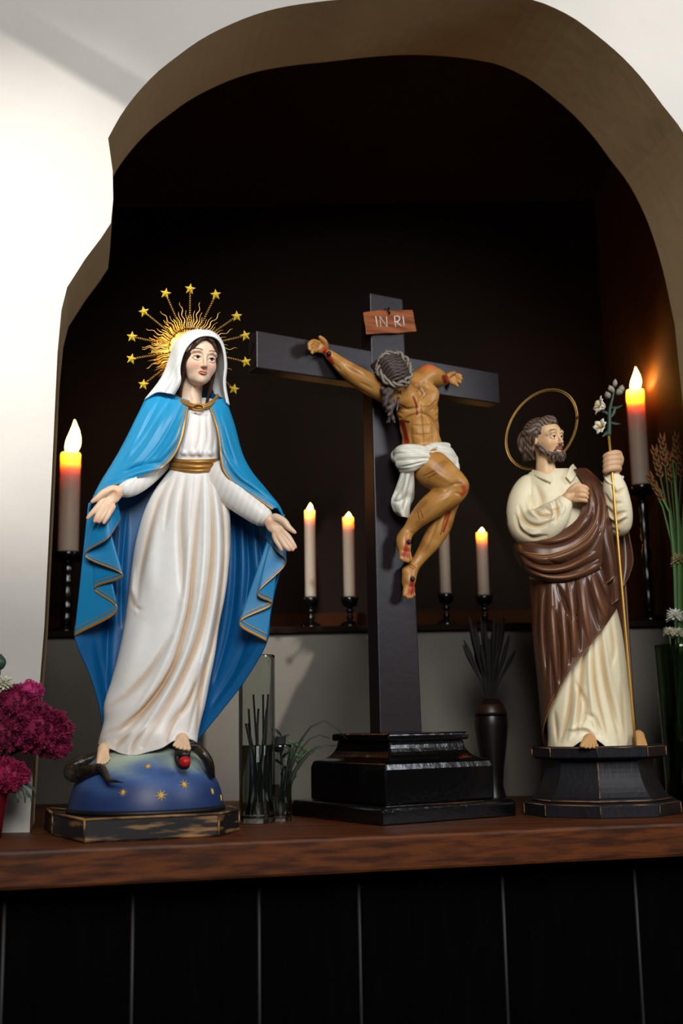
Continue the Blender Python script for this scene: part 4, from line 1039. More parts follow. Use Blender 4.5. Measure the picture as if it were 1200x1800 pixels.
# crown of thorns
def crown():
    m = mat('grey_thorn_wood', (140, 130, 116), rough=.6, var=.3, vscale=120, bump=.3, bscale=200)
    top = None
    for b in range(3):
        pts = []
        for i in range(97):
            a = 2 * math.pi * i / 96; o = .055 * math.sin(a * 4 + b * 2.09) + .02 * math.sin(a * 9 + b); o2 = .055 * math.cos(a * 4 + b * 2.09) + .02 * math.sin(a * 7 + 2 * b)
            pts.append(h.P(((.40 + o) * math.cos(a), .10 + (.455 + o) * math.sin(a), .33 + o2 + .03 * math.sin(2 * a))))
        k = MB(); k.tube(pts, .040 * h.S, 7); o_ = k.build('thorn_crown', m, fig)
    for i in range(22):
        a = 2 * math.pi * i / 22 + rnd.uniform(-.1, .1); da = rnd.uniform(-.5, .5); p0 = np.array((.42 * math.cos(a), .10 + .47 * math.sin(a), .33)); p1 = p0 + np.array((.10 * math.cos(a + da), .10 * math.sin(a + da), rnd.uniform(-.05, .09)))
        k = MB(); k.tube([h.P(p0), h.P((p0 + p1) / 2), h.P(p1)], np.array([.022, .014, .002]) * h.S, 6); k.build('thorn', m, fig)
crown()
# loincloth
s = Sculpt(XF, 1.0)
for c_ in ([(698, 797, -34, 8), (709, 793, -56, 10), (735, 792, -66, 9), (758, 798, -65, 6.5)], [(700, 807, -44, 9), (718, 804, -64, 9.5), (742, 803, -71, 8), (760, 806, -67, 6)], [(703, 816, -48, 8.5), (720, 814, -66, 9), (742, 809, -71, 7.5), (760, 808, -67, 6)],
           [(707, 825, -46, 7), (722, 822, -62, 7), (737, 817, -67, 4.5)], [(742, 793, -63, 6), (764, 786, -60, 7.5), (786, 784, -42, 6)], [(755, 796, -68, 7), (773, 801, -67, 8), (793, 812, -50, 8.5)],
           [(757, 797, -70, 6), (768, 812, -71, 7), (775, 824, -70, 5)], [(764, 808, -68, 7), (785, 821, -62, 9), (799, 832, -50, 7)], [(768, 792, -62, 8), (784, 794, -54, 9.5), (794, 804, -42, 8)], [(790, 806, -40, 9), (797, 820, -44, 9), (801, 834, -48, 5)],
           [(700, 802, -30, 14), (722, 808, -12, 16), (752, 808, -8, 17), (782, 806, -20, 15), (795, 810, -36, 10)]): s.chain(c_, 1.6)
def clothpaint(V): p = proj(V); return mixc(np.tile(lin((232, 230, 216)), (len(V), 1)), (196, 186, 156), .25 * (.5 + .5 * np.sin(p[:, 1] * .5 - p[:, 0] * .25)))
s.mesh('loincloth', clothpaint, M_paint, fig, carve=[([(696, 798), (728, 796), (757, 799)], 2, 3), ([(698, 810), (726, 808), (757, 805)], 2, 3.5), ([(702, 821), (724, 818), (748, 811)], 2, 3), ([(704, 791), (722, 788), (740, 790)], 2, 2), ([(750, 792), (774, 789), (790, 794)], 2, 3), ([(757, 800), (776, 807), (796, 822)], 2, 3), ([(768, 794), (786, 800), (797, 814)], 2, 3), ([(764, 804), (774, 822)], 2, 3), ([(780, 812), (790, 822), (800, 832)], 2, 2.5),
    ([(700, 804), (726, 802), (757, 802)], 2, -2), ([(760, 796), (776, 803), (795, 816)], 2, -2)])
dr = [[(705, 824, -46), (712, 824, -56), (719, 826, -60), (726, 826, -56)], [(703, 838, -40), (712, 842, -52), (720, 842, -50), (727, 844, -46)], [(696, 858, -32), (708, 860, -46), (718, 862, -40), (727, 862, -34)],
      [(688, 880, -24), (700, 878, -40), (714, 876, -32), (726, 876, -22)], [(692, 897, -22), (703, 896, -36), (712, 892, -30), (720, 890, -20)], [(700, 905, -20), (708, 908, -32), (714, 910, -26), (718, 912, -20)]]
G, dd = sheet(XF, dr, 60, 90, [([(714, 828), (704, 856), (692, 880)], 3.5, 7), ([(722, 830), (716, 860), (708, 896)], 3, 7), ([(708, 832), (698, 862)], 3, -4), ([(718, 834), (711, 864), (702, 894)], 3, -5), ([(725, 850), (722, 872), (715, 906)], 3, -4), ([(690, 882), (704, 880), (716, 866)], 3, 4)])
cloth('loincloth_tail', XF, G, lin((232, 230, 216)), M_paint, fig, 3.0)
# nails
for x, y, d in ((577, 622, -20), (783, 667, -22), (718, 953, -38), (724, 1018, -29)):
    k = MB(); a = XF(x, y, d); k.tube([a, a + un * .0025, a + un * .0045], np.array([4.0, 4.2, 2.5]) * XF.u, 9); k.build('nail', mat('dark_nail', (52, 40, 46), rough=.4, metal=.4), fig)
# ================================================================== bearded man with lily staff
fj = Frame(0.222)
js = thing('bearded_man_statue', (fj(1050, 1430, 0)[0], 0.222, 0.0), 'painted statue of a bearded man in cream tunic and brown mantle holding a lily staff', 'statue')
CREAM, CTAN, BROWN, BROWNH = lin((238, 226, 192)), lin((190, 146, 78)), lin((86, 54, 38)), lin((128, 82, 50))
def joseph_base():
    def pt(px, py): p = onz(px, py); return np.array([p[0], p[1]])
    P = [pt(922, 1432), pt(959, 1437), pt(1056, 1439.5), pt(1160, 1436.5), pt(1197, 1430)]
    w = P[3] - P[1]; n = np.array([-w[1], w[0]]); n /= np.linalg.norm(n)
    P += [P[4] + n * .085, P[3] + n * .165, P[2] + n * .175, P[1] + n * .165, P[0] + n * .085]
    c = np.mean(P, 0); S = lambda f: [tuple(c + (p - c) * f) for p in P]
    m = mat('black_painted_plinth', (26, 24, 30), rough=.42, spec=.5, var=.5, vscale=26, stretch=(3, 3, 1), bump=.12, bscale=60)
    def part(nm, secs):
        k = MB(); k.prism([(z, S(f)) for z, f in secs]); return k.build(nm, m, js, smooth=False, bevel=.0012)
    part('plinth_foot', [(0, 1.0), (.0165, 1.0), (.019, .97)])
    part('plinth_neck', [(.0192, .90), (.023, .895)] + [(.023 + .054 * t, .70 + .18 * (1 - t) ** 2.2) for t in np.linspace(.06, 1, 9)])
    part('plinth_top', [(.0772, .80), (.080, .86), (.0935, .865), (.0955, .85)])
    for i in (0, 1, 2, 3, 4):
        for f, z0, z1 in ((1.003, .002, .0165), (.868, .081, .094)):
            a = c + (P[i] - c) * f; k = MB(); k.tube([(*a, z0), (*a, (z0 + z1) / 2), (*a, z1)], .0009, 5); k.build('worn_edge', M_wear, js)
        if i < 4:
            for f, z in ((1.001, .0168), (.868, .0935), (.90, .0215)):
                a = c + (P[i] - c) * f; b = c + (P[i + 1] - c) * f; k = MB(); k.tube([(*a, z), (*((a + b) / 2), z), (*b, z)], .0008, 5); k.build('worn_edge', M_wear, js)
    i = 2
    pts = [(*(c + (P[2] - c) * (.70 + .18 * (1 - t) ** 2.2 + .003)), .023 + .054 * t) for t in np.linspace(.05, 1, 8)]; k = MB(); k.tube(pts, .0009, 5); k.build('worn_edge', M_wear, js)
joseph_base()
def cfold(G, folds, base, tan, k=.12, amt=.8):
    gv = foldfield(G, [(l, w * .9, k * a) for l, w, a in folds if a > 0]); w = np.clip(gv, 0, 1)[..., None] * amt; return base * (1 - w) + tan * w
# tunic
V_ = [([(1030, 1110), (1020, 1200), (1012, 1290)], 5, 7), ([(1052, 1100), (1062, 1190), (1085, 1290)], 5, 7), ([(1005, 1180), (1000, 1250), (985, 1305)], 5, 7), ([(1072, 1090), (1078, 1140), (1074, 1170)], 5, 5), ([(1040, 1120), (1046, 1210), (1066, 1300)], 4, 7),
      ([(1030, 1255), (1044, 1262), (1060, 1296)], 4, 5), ([(1012, 1200), (1030, 1240), (1020, 1280)], 4, 5), ([(975, 1250), (980, 1306)], 4, 5), ([(1090, 1200), (1098, 1300)], 4, 5), ([(1000, 1282), (1028, 1278), (1045, 1290)], 4, -6), ([(1036, 1120), (1036, 1200), (1048, 1300)], 4, -5), ([(1060, 1110), (1074, 1200), (1098, 1296)], 5, -5), ([(1020, 1180), (1012, 1250), (1000, 1300)], 4, -5),
      # over the chest
      ([(940, 850), (952, 880), (948, 900)], 6, 4), ([(985, 850), (990, 880)], 6, 2)]
rows = [ring(824, 948, 1006, 22, 4), ring(834, 928, 1030, 30, 2), ring(858, 914, 1050, 38, 0), ring(890, 910, 1054, 44, 0), ring(930, 913, 1054, 46, 0), ring(970, 917, 1056, 46, 0), ring(1010, 930, 1064, 44, 0), ring(1060, 940, 1080, 44, 0), ring(1110, 944, 1092, 46, 0),
        ring(1160, 950, 1099, 48, 0), ring(1210, 955, 1104, 50, 0), ring(1258, 960, 1111, 52, -2), ring(1290, 963, 1115, 56, -2)]
rows.append([(963, 1314, -4), (974, 1313, -34), (988, 1316, -50), (1004, 1314, -58), (1020, 1304, -62), (1040, 1297, -64), (1056, 1306, -60), (1070, 1316, -56), (1086, 1313, -48), (1102, 1315, -32), (1118, 1312, -4), (1105, 1306, 30), (1070, 1304, 46), (1035, 1304, 48), (1000, 1304, 42), (975, 1306, 25)])
G, dd = sheet(fj, rows, 240, 280, V_, closed=True, front=4)
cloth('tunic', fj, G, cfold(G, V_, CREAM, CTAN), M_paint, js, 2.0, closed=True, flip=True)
# collar flaps
G, _ = sheet(fj, [[(936, 826, -2), (946, 829, -20), (958, 833, -32), (972, 838, -38)], [(932, 833, -6), (944, 838, -27), (956, 843, -38), (968, 848, -43)]], 30, 10); cloth('collar', fj, G, CREAM, M_paint, js, 2.5)
G, _ = sheet(fj, [[(994, 838, -38), (998, 828, -32), (1002, 820, -20), (1006, 816, -4)], [(1003, 848, -42), (1008, 842, -36), (1012, 834, -24), (1014, 826, -4)]], 30, 10); cloth('collar', fj, G, CREAM, M_paint, js, 2.5)
# sleeves
def jsl(ch, lines, extra=()):
    s = Sculpt(fj, 1.1); s.chain(ch, 6)
    for e_ in extra: s.ell(*e_)
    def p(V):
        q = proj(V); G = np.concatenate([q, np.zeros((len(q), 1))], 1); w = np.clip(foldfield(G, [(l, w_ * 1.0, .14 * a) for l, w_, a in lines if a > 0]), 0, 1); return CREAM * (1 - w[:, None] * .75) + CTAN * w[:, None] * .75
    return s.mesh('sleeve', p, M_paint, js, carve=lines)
jsl([(930, 854, 0, 20), (917, 880, -10, 20), (917, 910, -22, 22), (928, 930, -36, 24), (950, 926, -50, 25), (970, 910, -58, 22), (985, 894, -60, 15), (992, 882, -58, 12.5)],
    [([(928, 868), (938, 888), (960, 892)], 4, 5), ([(912, 890), (922, 915), (945, 925), (972, 915)], 4, 6), ([(905, 905), (914, 930), (938, 945), (960, 942)], 4, 6), ([(938, 895), (952, 908), (978, 900)], 4, 6), ([(958, 890), (968, 898), (984, 890)], 3, 4), ([(975, 880), (980, 900), (976, 920)], 3, 5), ([(925, 880), (934, 902), (958, 912)], 4, -4), ([(910, 915), (926, 938), (950, 936)], 4, -4), ([(984, 878), (990, 892), (985, 906)], 3, -3), ([(966, 884), (972, 902), (966, 924)], 3, -3)],
    [((978, 906, -58), (13, 18, 12), 6, 20)])
jsl([(1046, 860, 2, 16), (1068, 895, -8, 18), (1088, 924, -22, 16.5), (1088, 902, -34, 19), (1083, 874, -40, 18.5), (1078, 850, -42, 17)],
    [([(1064, 890), (1078, 905), (1100, 900)], 4, 5), ([(1068, 910), (1082, 922), (1102, 912)], 3.5, 5), ([(1062, 868), (1072, 884), (1092, 884)], 4, 4), ([(1074, 930), (1088, 936)], 3, 3), ([(1066, 900), (1080, 914), (1100, 906)], 3, -3), ([(1072, 848), (1082, 866), (1098, 858)], 3, 4)],
    [((1077, 838, -44), (15.5, 6, 14), 4, 8)])
kk = MB(); Pp = crom([(1062, 836, -44), (1068, 846, -56), (1080, 852, -58), (1090, 846, -50), (1094, 838, -42)], 24); kk.tube(fj(Pp[:, 0], Pp[:, 1], Pp[:, 2]), 2.6 * fj.u, 8); kk.build('cuff', mat('cream_paint', (240, 232, 206), rough=.45), js)
# hands
JSK = (220, 176, 132)
s = Sculpt(fj, .75); s.chain([(985, 885, -60, 9.5), (996, 876, -63, 9.5)], 3); s.ell((1006, 870, -65), (14, 11, 7), 5, -12)
for p in ([(1010, 861, -67, 5), (1019, 856, -72, 4.6), (1027, 857, -72, 4), (1032, 860, -68, 3.2)], [(1012, 866, -68, 4.8), (1021, 863, -74, 4.4), (1028, 865, -73, 3.9), (1032, 868, -69, 3.1)], [(1012, 872, -68, 4.7), (1021, 871, -74, 4.2), (1027, 872, -73, 3.8), (1031.5, 875, -69, 3)], [(1010, 878, -66, 4.3), (1019, 878, -71, 3.9), (1025, 879, -71, 3.4), (1030, 881, -68, 2.8)]): s.chain(p, 1.3)
s.chain([(1000, 864, -68, 5), (1010, 855, -72, 4.4), (1018, 851, -72, 3.4)], 2)
s.mesh('hand', lin(JSK), M_skin, js)
s = Sculpt(fj, .75); s.chain([(1079, 850, -42, 11), (1077, 832, -46, 10.5)], 3); s.ell((1077, 817, -47), (14, 17, 9), 6)
for i, y in enumerate((800, 808.5, 817, 825.5)):
    s.chain([(1088 - i * .3, y - 1, -46, 5.6), (1084, y - 3, -58, 5.2), (1073, y - 2, -66, 4.8), (1064.5, y + 2, -62, 4.5), (1063, y + 4, -52, 3.8)], 1.2)
s.chain([(1086, 818, -44, 6), (1090, 806, -50, 5.2), (1084, 797, -56, 4.4), (1077, 795, -58, 3.6)], 2)
s.mesh('hand', lin((212, 170, 132)), M_skin, js)
# feet
foot([(1022, 1311, -84, 3.6), (1029, 1313, -85, 3.1), (1036, 1313.5, -85, 3), (1043, 1313, -84, 2.9), (1049, 1311, -82, 2.6)], (1036, 1298, -54, 12), js, fj, (200, 152, 98), M_skin)
foot([(1134, 1311, -62, 3.6), (1129, 1313, -63, 3), (1124, 1313, -63, 2.8), (1120, 1312, -62, 2.6)], (1122, 1290, -30, 10), js, fj, (200, 152, 98), M_skin)
# mantle: hanging back, skirt, sash, side drapes
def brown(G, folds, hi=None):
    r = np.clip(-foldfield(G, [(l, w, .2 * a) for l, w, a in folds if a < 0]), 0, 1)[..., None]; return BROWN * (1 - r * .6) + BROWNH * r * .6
bk = [[(925, 850, 20), (960, 835, 40), (1010, 830, 42), (1060, 850, 24)], [(922, 930, 25), (960, 930, 50), (1030, 930, 50), (1090, 930, 26)], [(930, 1020, 25), (970, 1020, 48), (1040, 1020, 50), (1100, 1020, 25)], [(946, 1150, 25), (985, 1150, 50), (1055, 1150, 50), (1108, 1150, 18)], [(950, 1240, 24), (985, 1240, 50), (1060, 1240, 50), (1114, 1240, 12)], [(957, 1314, 22), (990, 1310, 46), (1065, 1308, 48), (1120, 1306, 10)]]
G, _ = sheet(fj, bk, 60, 120); cloth('mantle_back', fj, G, BROWN, M_brown, js, 3)
F1 = [([(1010, 1020), (1013, 1080), (1018, 1142)], 4, 9), ([(1030, 1016), (1040, 1060), (1052, 1105)], 4, 8), ([(980, 1030), (994, 1062), (1004, 1088)], 4, 8), ([(960, 1026), (957, 1100), (962, 1190)], 4, 7), ([(1046, 1010), (1060, 1044), (1074, 1066)], 4, 8), ([(972, 1070), (982, 1130), (984, 1200)], 5, 8), ([(995, 1080), (1000, 1130), (1000, 1165)], 4, 6), ([(946, 1040), (946, 1120), (954, 1200)], 4, 5), ([(968, 1150), (974, 1220), (966, 1250)], 4, 6),
      ([(1020, 1018), (1026, 1070), (1036, 1128)], 5, -6), ([(998, 1022), (1006, 1080), (1008, 1150)], 5, -6), ([(968, 1024), (972, 1100), (978, 1190)], 5, -5), ([(1040, 1012), (1052, 1055), (1064, 1086)], 4, -6), ([(986, 1060), (992, 1120), (992, 1180)], 4, -5), ([(952, 1030), (951, 1120), (958, 1220)], 4, -4)]
sk = [[(933, 1012, 22), (934, 1018, -10), (962, 1022, -48), (1000, 1018, -56), (1040, 1008, -54), (1066, 996, -38), (1080, 996, 0)], [(938, 1112, 22), (938, 1108, -12), (962, 1094, -52), (1000, 1076, -64), (1040, 1054, -62), (1068, 1036, -46), (1088, 1030, -2)],
      [(950, 1214, 22), (947, 1204, -14), (964, 1174, -54), (998, 1132, -68), (1038, 1098, -66), (1066, 1070, -52), (1091, 1046, -6)], [(958, 1318, 20), (953, 1292, -14), (962, 1256, -50), (996, 1188, -68), (1034, 1139, -68), (1058, 1106, -58), (1090, 1058, -10)]]
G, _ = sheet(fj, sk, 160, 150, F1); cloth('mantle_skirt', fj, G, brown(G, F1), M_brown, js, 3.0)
M_gedge = mat('gold_edge_paint', (150, 104, 56), rough=.4, metal=.25)
def jhem(A, B, lift=1.8): return ribbon('gold_edge', fj, A, B, lift, M_gedge, js, 1.2)
jhem(G[-1, 20:], G[-3, 20:]); jhem(G[-7, 20:], G[-8, 20:])
F2 = [([(915, 975), (945, 992), (985, 990), (1030, 968), (1052, 938)], 3.5, 9), ([(925, 996), (960, 1008), (1000, 1004), (1050, 982)], 3.2, 8), ([(930, 955), (968, 958), (1005, 946), (1036, 915), (1042, 870)], 3.5, 7), ([(1036, 850), (1046, 880), (1044, 915)], 3, 5), ([(1050, 850), (1056, 890), (1052, 930)], 3, 5), ([(962, 984), (990, 992), (1020, 982)], 3, 5),
      ([(912, 968), (945, 982), (985, 978), (1030, 955), (1050, 925)], 4, -6), ([(920, 988), (955, 1002), (995, 998), (1045, 972)], 4, -6), ([(930, 1006), (970, 1016), (1010, 1012), (1054, 992)], 4, -6), ([(940, 948), (975, 950), (1010, 936), (1030, 905)], 4, -5), ([(1030, 845), (1040, 880), (1036, 910)], 4, -4), ([(1060, 870), (1062, 910), (1056, 950)], 4, -5)]
sa = [[(908, 950, 14), (922, 944, -44), (966, 938, -60), (996, 928, -62), (1018, 906, -60), (1026, 872, -52), (1024, 846, -44), (1008, 826, -24)], [(904, 960, 16), (921, 962, -54), (965, 962, -72), (1010, 944, -73), (1038, 914, -66), (1046, 875, -56), (1044, 848, -42), (1026, 824, -18)],
      [(905, 974, 16), (923, 984, -56), (968, 989, -74), (1020, 967, -75), (1050, 935, -66), (1058, 890, -54), (1058, 860, -36), (1044, 836, -10)], [(913, 990, 16), (930, 1003, -54), (975, 1008, -70), (1025, 991, -71), (1055, 962, -60), (1066, 912, -46), (1066, 872, -24), (1056, 850, 4)],
      [(926, 1008, 16), (944, 1018, -46), (980, 1022, -60), (1025, 1012, -62), (1056, 992, -52), (1070, 942, -38), (1070, 890, -14), (1062, 862, 14)]]
G, _ = sheet(fj, sa, 170, 100, F2); cloth('mantle_sash', fj, G, brown(G, F2), M_brown, js, 3.5)
jhem(G[34, 10:130], G[36, 10:130], 2.2); jhem(G[38, 10:130], G[39, 10:130], 2.0)
for rr in ([[(1048, 905, -42), (1060, 898, -50), (1072, 904, -38)], [(1052, 950, -46), (1064, 948, -60), (1078, 954, -42)], [(1056, 990, -46), (1072, 985, -60), (1085, 985, -40)], [(1062, 1030, -44), (1076, 1018, -58), (1088, 1003, -38)]],
           [[(1062, 1000, -38), (1076, 996, -50), (1088, 990, -34)], [(1066, 1030, -40), (1080, 1024, -52), (1090, 1016, -36)], [(1074, 1064, -44), (1084, 1056, -50), (1092, 1048, -34)]],
           [[(1060, 870, 8), (1085, 880, 20), (1098, 900, 18)], [(1070, 940, 8), (1095, 940, 18), (1107, 945, 10)], [(1074, 990, 8), (1098, 992, 16), (1113, 985, 8)], [(1078, 1040, 6), (1094, 1032, 14), (1106, 1012, 8)]]):
    G, _ = sheet(fj, rr, 40, 60); cloth('mantle_fold', fj, G, BROWN, M_brown, js, 3.0); jhem(G[-1], G[-3])
# head
hj = head_matrix(fj(957, 773, -14), 77 * fj.u, yaw=40, pitch=-6, roll=-9)
h = HSculpt(hj, .72 * fj.u); face(h, True, neck=[((0, .08, -.25), (-.02, .06, -.65), .19, .2), ((-.02, .06, -.65), (-.04, .04, -1.0), .2, .30)])
h.mesh('head', facepaint(h, (226, 186, 142), (208, 128, 92), (204, 104, 76), (96, 70, 50), (70, 48, 34)), M_skin, js)
h = HSculpt(hj, .8 * fj.u)
h.hell((0, .13, .16), (.375, .43, .39), .02); h.hell((0, -.42, -.06), (.285, .27, .42), .03, sub=True)
paths = []
for i in range(15):
    a = math.radians(-84 + 12 * i); x0, y0, z0 = .27 * math.sin(a), -.345 + .22 * abs(math.sin(a)) ** 1.5, .36 - .24 * abs(math.sin(a)) ** 2
    sx = math.sin(a)
    paths.append([(x0, y0, z0), (x0 * 1.15 + .02, y0 + .08, z0 + .11), (x0 * 1.28 + .1 * sx, y0 + .28, z0 + .13 - .08 * abs(sx)), (sx * .40, y0 + .48, z0 - .02), (sx * .36, .48, z0 - .28)])
for q in (-1, 1):
    for i in range(6): paths.append([(q * (.30 + .01 * i), -.12 + .09 * i, .22), (q * .385, -.02 + .09 * i, .10), (q * .36, .06 + .08 * i, -.08), (q * .34, .12 + .06 * i, -.26), (q * .28, .16 + .05 * i, -.42)])
strands(h, paths, .052, .015, wave=.03, n=16, freq=2.0)
def bh(V):
    l = h.local(V); t = .5 + .5 * np.sin(l[:, 0] * 50 + l[:, 2] * 40 + 4 * np.sin(l[:, 1] * 16)); return mixc(np.tile(lin((64, 46, 36)), (len(V), 1)), (150, 128, 112), .6 * t)
h.mesh('hair', bh, M_hair, js)
h = HSculpt(hj, .75 * fj.u)
h.hell((0, -.25, -.42), (.18, .14, .12), .05)
for q in (-1, 1):
    h.seg((q * .30, -.02, -.12), (q * .265, -.10, -.28), .035, .06, .03); h.seg((q * .265, -.10, -.28), (q * .15, -.28, -.43), .06, .085, .03)
    h.seg((q * .02, -.445, -.215), (q * .085, -.405, -.245), .018, .022, .02); h.seg((q * .085, -.405, -.245), (q * .13, -.35, -.34), .022, .035, .02)
for i in range(26):
    a = -1.75 + 3.5 * i / 25; r_ = .155 + .05 * rnd.random(); p0 = (.9 * r_ * math.sin(a) * 1.3, -.26 - .95 * r_ * math.cos(a), -.37 - .03 * rnd.random())
    h.seg(p0, (p0[0] * .95 + .02 * math.sin(i * 2.3), p0[1] + .01, p0[2] - .08), .034, .03, .012); h.seg((p0[0] * .95 + .02 * math.sin(i * 2.3), p0[1] + .01, p0[2] - .08), (p0[0] * .8 - .02 * math.sin(i * 1.7), p0[1] + .04, p0[2] - .165), .03, .018, .012)
h.mesh('beard', bh, M_hair, js)
# ring halo
k = MB()
for off, r in ((0, 1.7), (2.6, 1.0)):
    pts = []
    for i in range(97):
        t = 2 * math.pi * i / 96; e_ = 1 - off / 66
        pts.append(fj(951.5 + 63.5 * e_ * math.cos(t), 755 + 71 * e_ * (-.296 * math.cos(t) + .955 * math.sin(t)), 34 + 14 * math.cos(t) - 10 * math.sin(t)))
    kk = MB(); kk.tube(pts, r * fj.u, 8); kk.build('ring_halo', M_brass, js)
# staff with lilies
p0, p1 = fj(1069.5, 764, -58), fj(1117, 1317, -66)
k = MB(); k.tube([p0 + (p1 - p0) * t for t in np.linspace(0, 1, 12)], 2.3 * fj.u, 10); k.build('staff', mat('staff_gold', (206, 160, 74), rough=.35, metal=.6), js, 'thin gold staff')
def petals(c, axis, size, n, m, parent, name, curl=.5, wid=.42, base=.12):
    """open flower: n curved petals around an axis"""
    ax = np.array(axis, float); ax /= np.linalg.norm(ax); t1 = np.cross(ax, [0.3, .2, 1]); t1 /= np.linalg.norm(t1); t2 = np.cross(ax, t1); k = MB()
    for i in range(n):
        a = 2 * math.pi * i / n + .3 * (i % 2); rd = math.cos(a) * t1 + math.sin(a) * t2; tg = -math.sin(a) * t1 + math.cos(a) * t2; V = []
        for j in range(6):
            t = j / 5; w = wid * math.sin(math.pi * min(1, .12 + t * .86)) * size
            ctr = c + ax * size * (t * .9 - curl * t ** 3) + rd * size * (base + .15 * t + curl * 1.1 * t ** 2)
            for s_ in (-1, 0, 1): V.append(ctr + tg * w * s_ * .5 + rd * size * .05 * abs(s_))
        Fc = [(j * 3 + q, j * 3 + q + 1, j * 3 + q + 4, j * 3 + q + 3) for j in range(5) for q in range(2)]
        k.add(V, Fc)
    o = k.build(name, m, parent); sd = o.modifiers.new('thick', 'SOLIDIFY'); sd.thickness = size * .03; return o
M_lily = mat('ivory_petal', (236, 230, 214), rough=.5); M_leaf = mat('dark_leaf', (40, 64, 48), rough=.5, var=.3, vscale=90); M_yel = mat('yellow_stamen', (214, 170, 40), rough=.5); M_bud = mat('grey_bud', (150, 146, 128), rough=.55, var=.5, vscale=90)
st = crom([(1069.5, 766, -58), (1070.5, 745, -58), (1071, 722, -57), (1075, 704, -56), (1079, 686, -54)], 24)
k = MB(); k.tube(fj(st[:, 0], st[:, 1], st[:, 2]), np.linspace(4.4, 2.0, 24) * fj.u, 8); k.build('lily_stem', M_leaf, js)
for c_, ax, sz in (((1060, 752, -64), (-.75, -.65, .15), 20), ((1062, 716, -64), (-.95, -.25, .25), 24)):
    f_ = petals(fj(*c_), ax, sz * fj.u, 6, M_lily, js, 'lily_flower', curl=.38, wid=.62)
    k = MB(); a = fj(*c_); ax = np.array(ax) / np.linalg.norm(ax); k.tube([a, a + ax * sz * .45 * fj.u, a + ax * sz * .8 * fj.u], np.array([2, 1.6, 1.8]) * fj.u, 6); k.build('stamen', M_yel, f_)
def bud(c, d, l, r, m, parent, nm='lily_bud'):
    c = np.array(c); d = np.array(d, float); d /= np.linalg.norm(d); t = np.linspace(0, 1, 9); k = MB(); k.tube([c + d * l * q for q in t], [max(.0003, r * math.sin(math.pi * min(.97, .1 + q * .9)) ** .8) for q in t], 8); return k.build(nm, m, parent)
for x, y, d, dx, dz, l, r in ((1078, 690, -54, -.5, .8, 15, 5), (1084, 694, -52, .6, .7, 16, 6.5), (1070, 700, -58, -.4, .9, 13, 5.5), (1090, 690, -54, .3, 1, 14, 6), (1080, 680, -54, .1, 1, 14, 4.5), (1073, 688, -58, -.2, 1, 10, 4.5)):
    bud(fj(x, y, d), (dx, -.2, dz), l * fj.u, r * fj.u, M_bud, js)
def leaf(pts, w, m, parent, nm='leaf', up=(0, -1, .3)):
    P = crom(pts, 10); up = np.array(up, float); V = []
    T = np.gradient(P, axis=0)
    for i, p in enumerate(P):
        s_ = np.cross(T[i], up); s_ /= np.linalg.norm(s_) + 1e-9; ww = w * math.sin(math.pi * (.08 + .9 * i / 9)); V += [p - s_ * ww, p - np.array(up) * w * .25, p + s_ * ww]
    k = MB(); k.add(V, [(i * 3 + q, i * 3 + q + 1, i * 3 + q + 4, i * 3 + q + 3) for i in range(9) for q in range(2)]); o = k.build(nm, m, parent); sd = o.modifiers.new('thick', 'SOLIDIFY'); sd.thickness = .0006; return o
for pts in ([(1071, 742, -58), (1080, 744, -56), (1090, 745, -54)], [(1072, 716, -57), (1084, 716, -52), (1094, 712, -50)], [(1070, 756, -60), (1064, 762, -62), (1058, 768, -62)], [(1071, 730, -58), (1064, 724, -62), (1058, 724, -64)], [(1072, 735, -56), (1078, 726, -56), (1082, 714, -56)]):
    leaf([fj(*p) for p in pts], 2.6 * fj.u, M_leaf, js, 'lily_leaf')
# ================================================================== candles on the ledge
M_glassb = mat('black_glass', (10, 9, 9), rough=.12, spec=.6, coat=.5)
M_wax = mat('ivory_wax', (196, 184, 168), rough=.5, sss=.9, sssr=(1.0, .42, .14))
M_wax.node_tree.nodes['Principled BSDF'].inputs['Subsurface Scale'].default_value = .05
def _translucent(m):
    nt = m.node_tree; b = nt.nodes['Principled BSDF']; out = nt.nodes['Material Output']; t = nt.nodes.new('ShaderNodeBsdfTranslucent'); t.inputs[0].default_value = L4((255, 150, 62)); mx = nt.nodes.new('ShaderNodeMixShader'); mx.inputs[0].default_value = .3
    nt.links.new(b.outputs[0], mx.inputs[1]); nt.links.new(t.outputs[0], mx.inputs[2]); nt.links.new(mx.outputs[0], out.inputs[0])
_translucent(M_wax)
M_wick = mat('burnt_wick', (20, 16, 14), rough=.8)
M_flame = mat('flame', (255, 190, 90), emit=(255, 176, 84), estr=42.0)
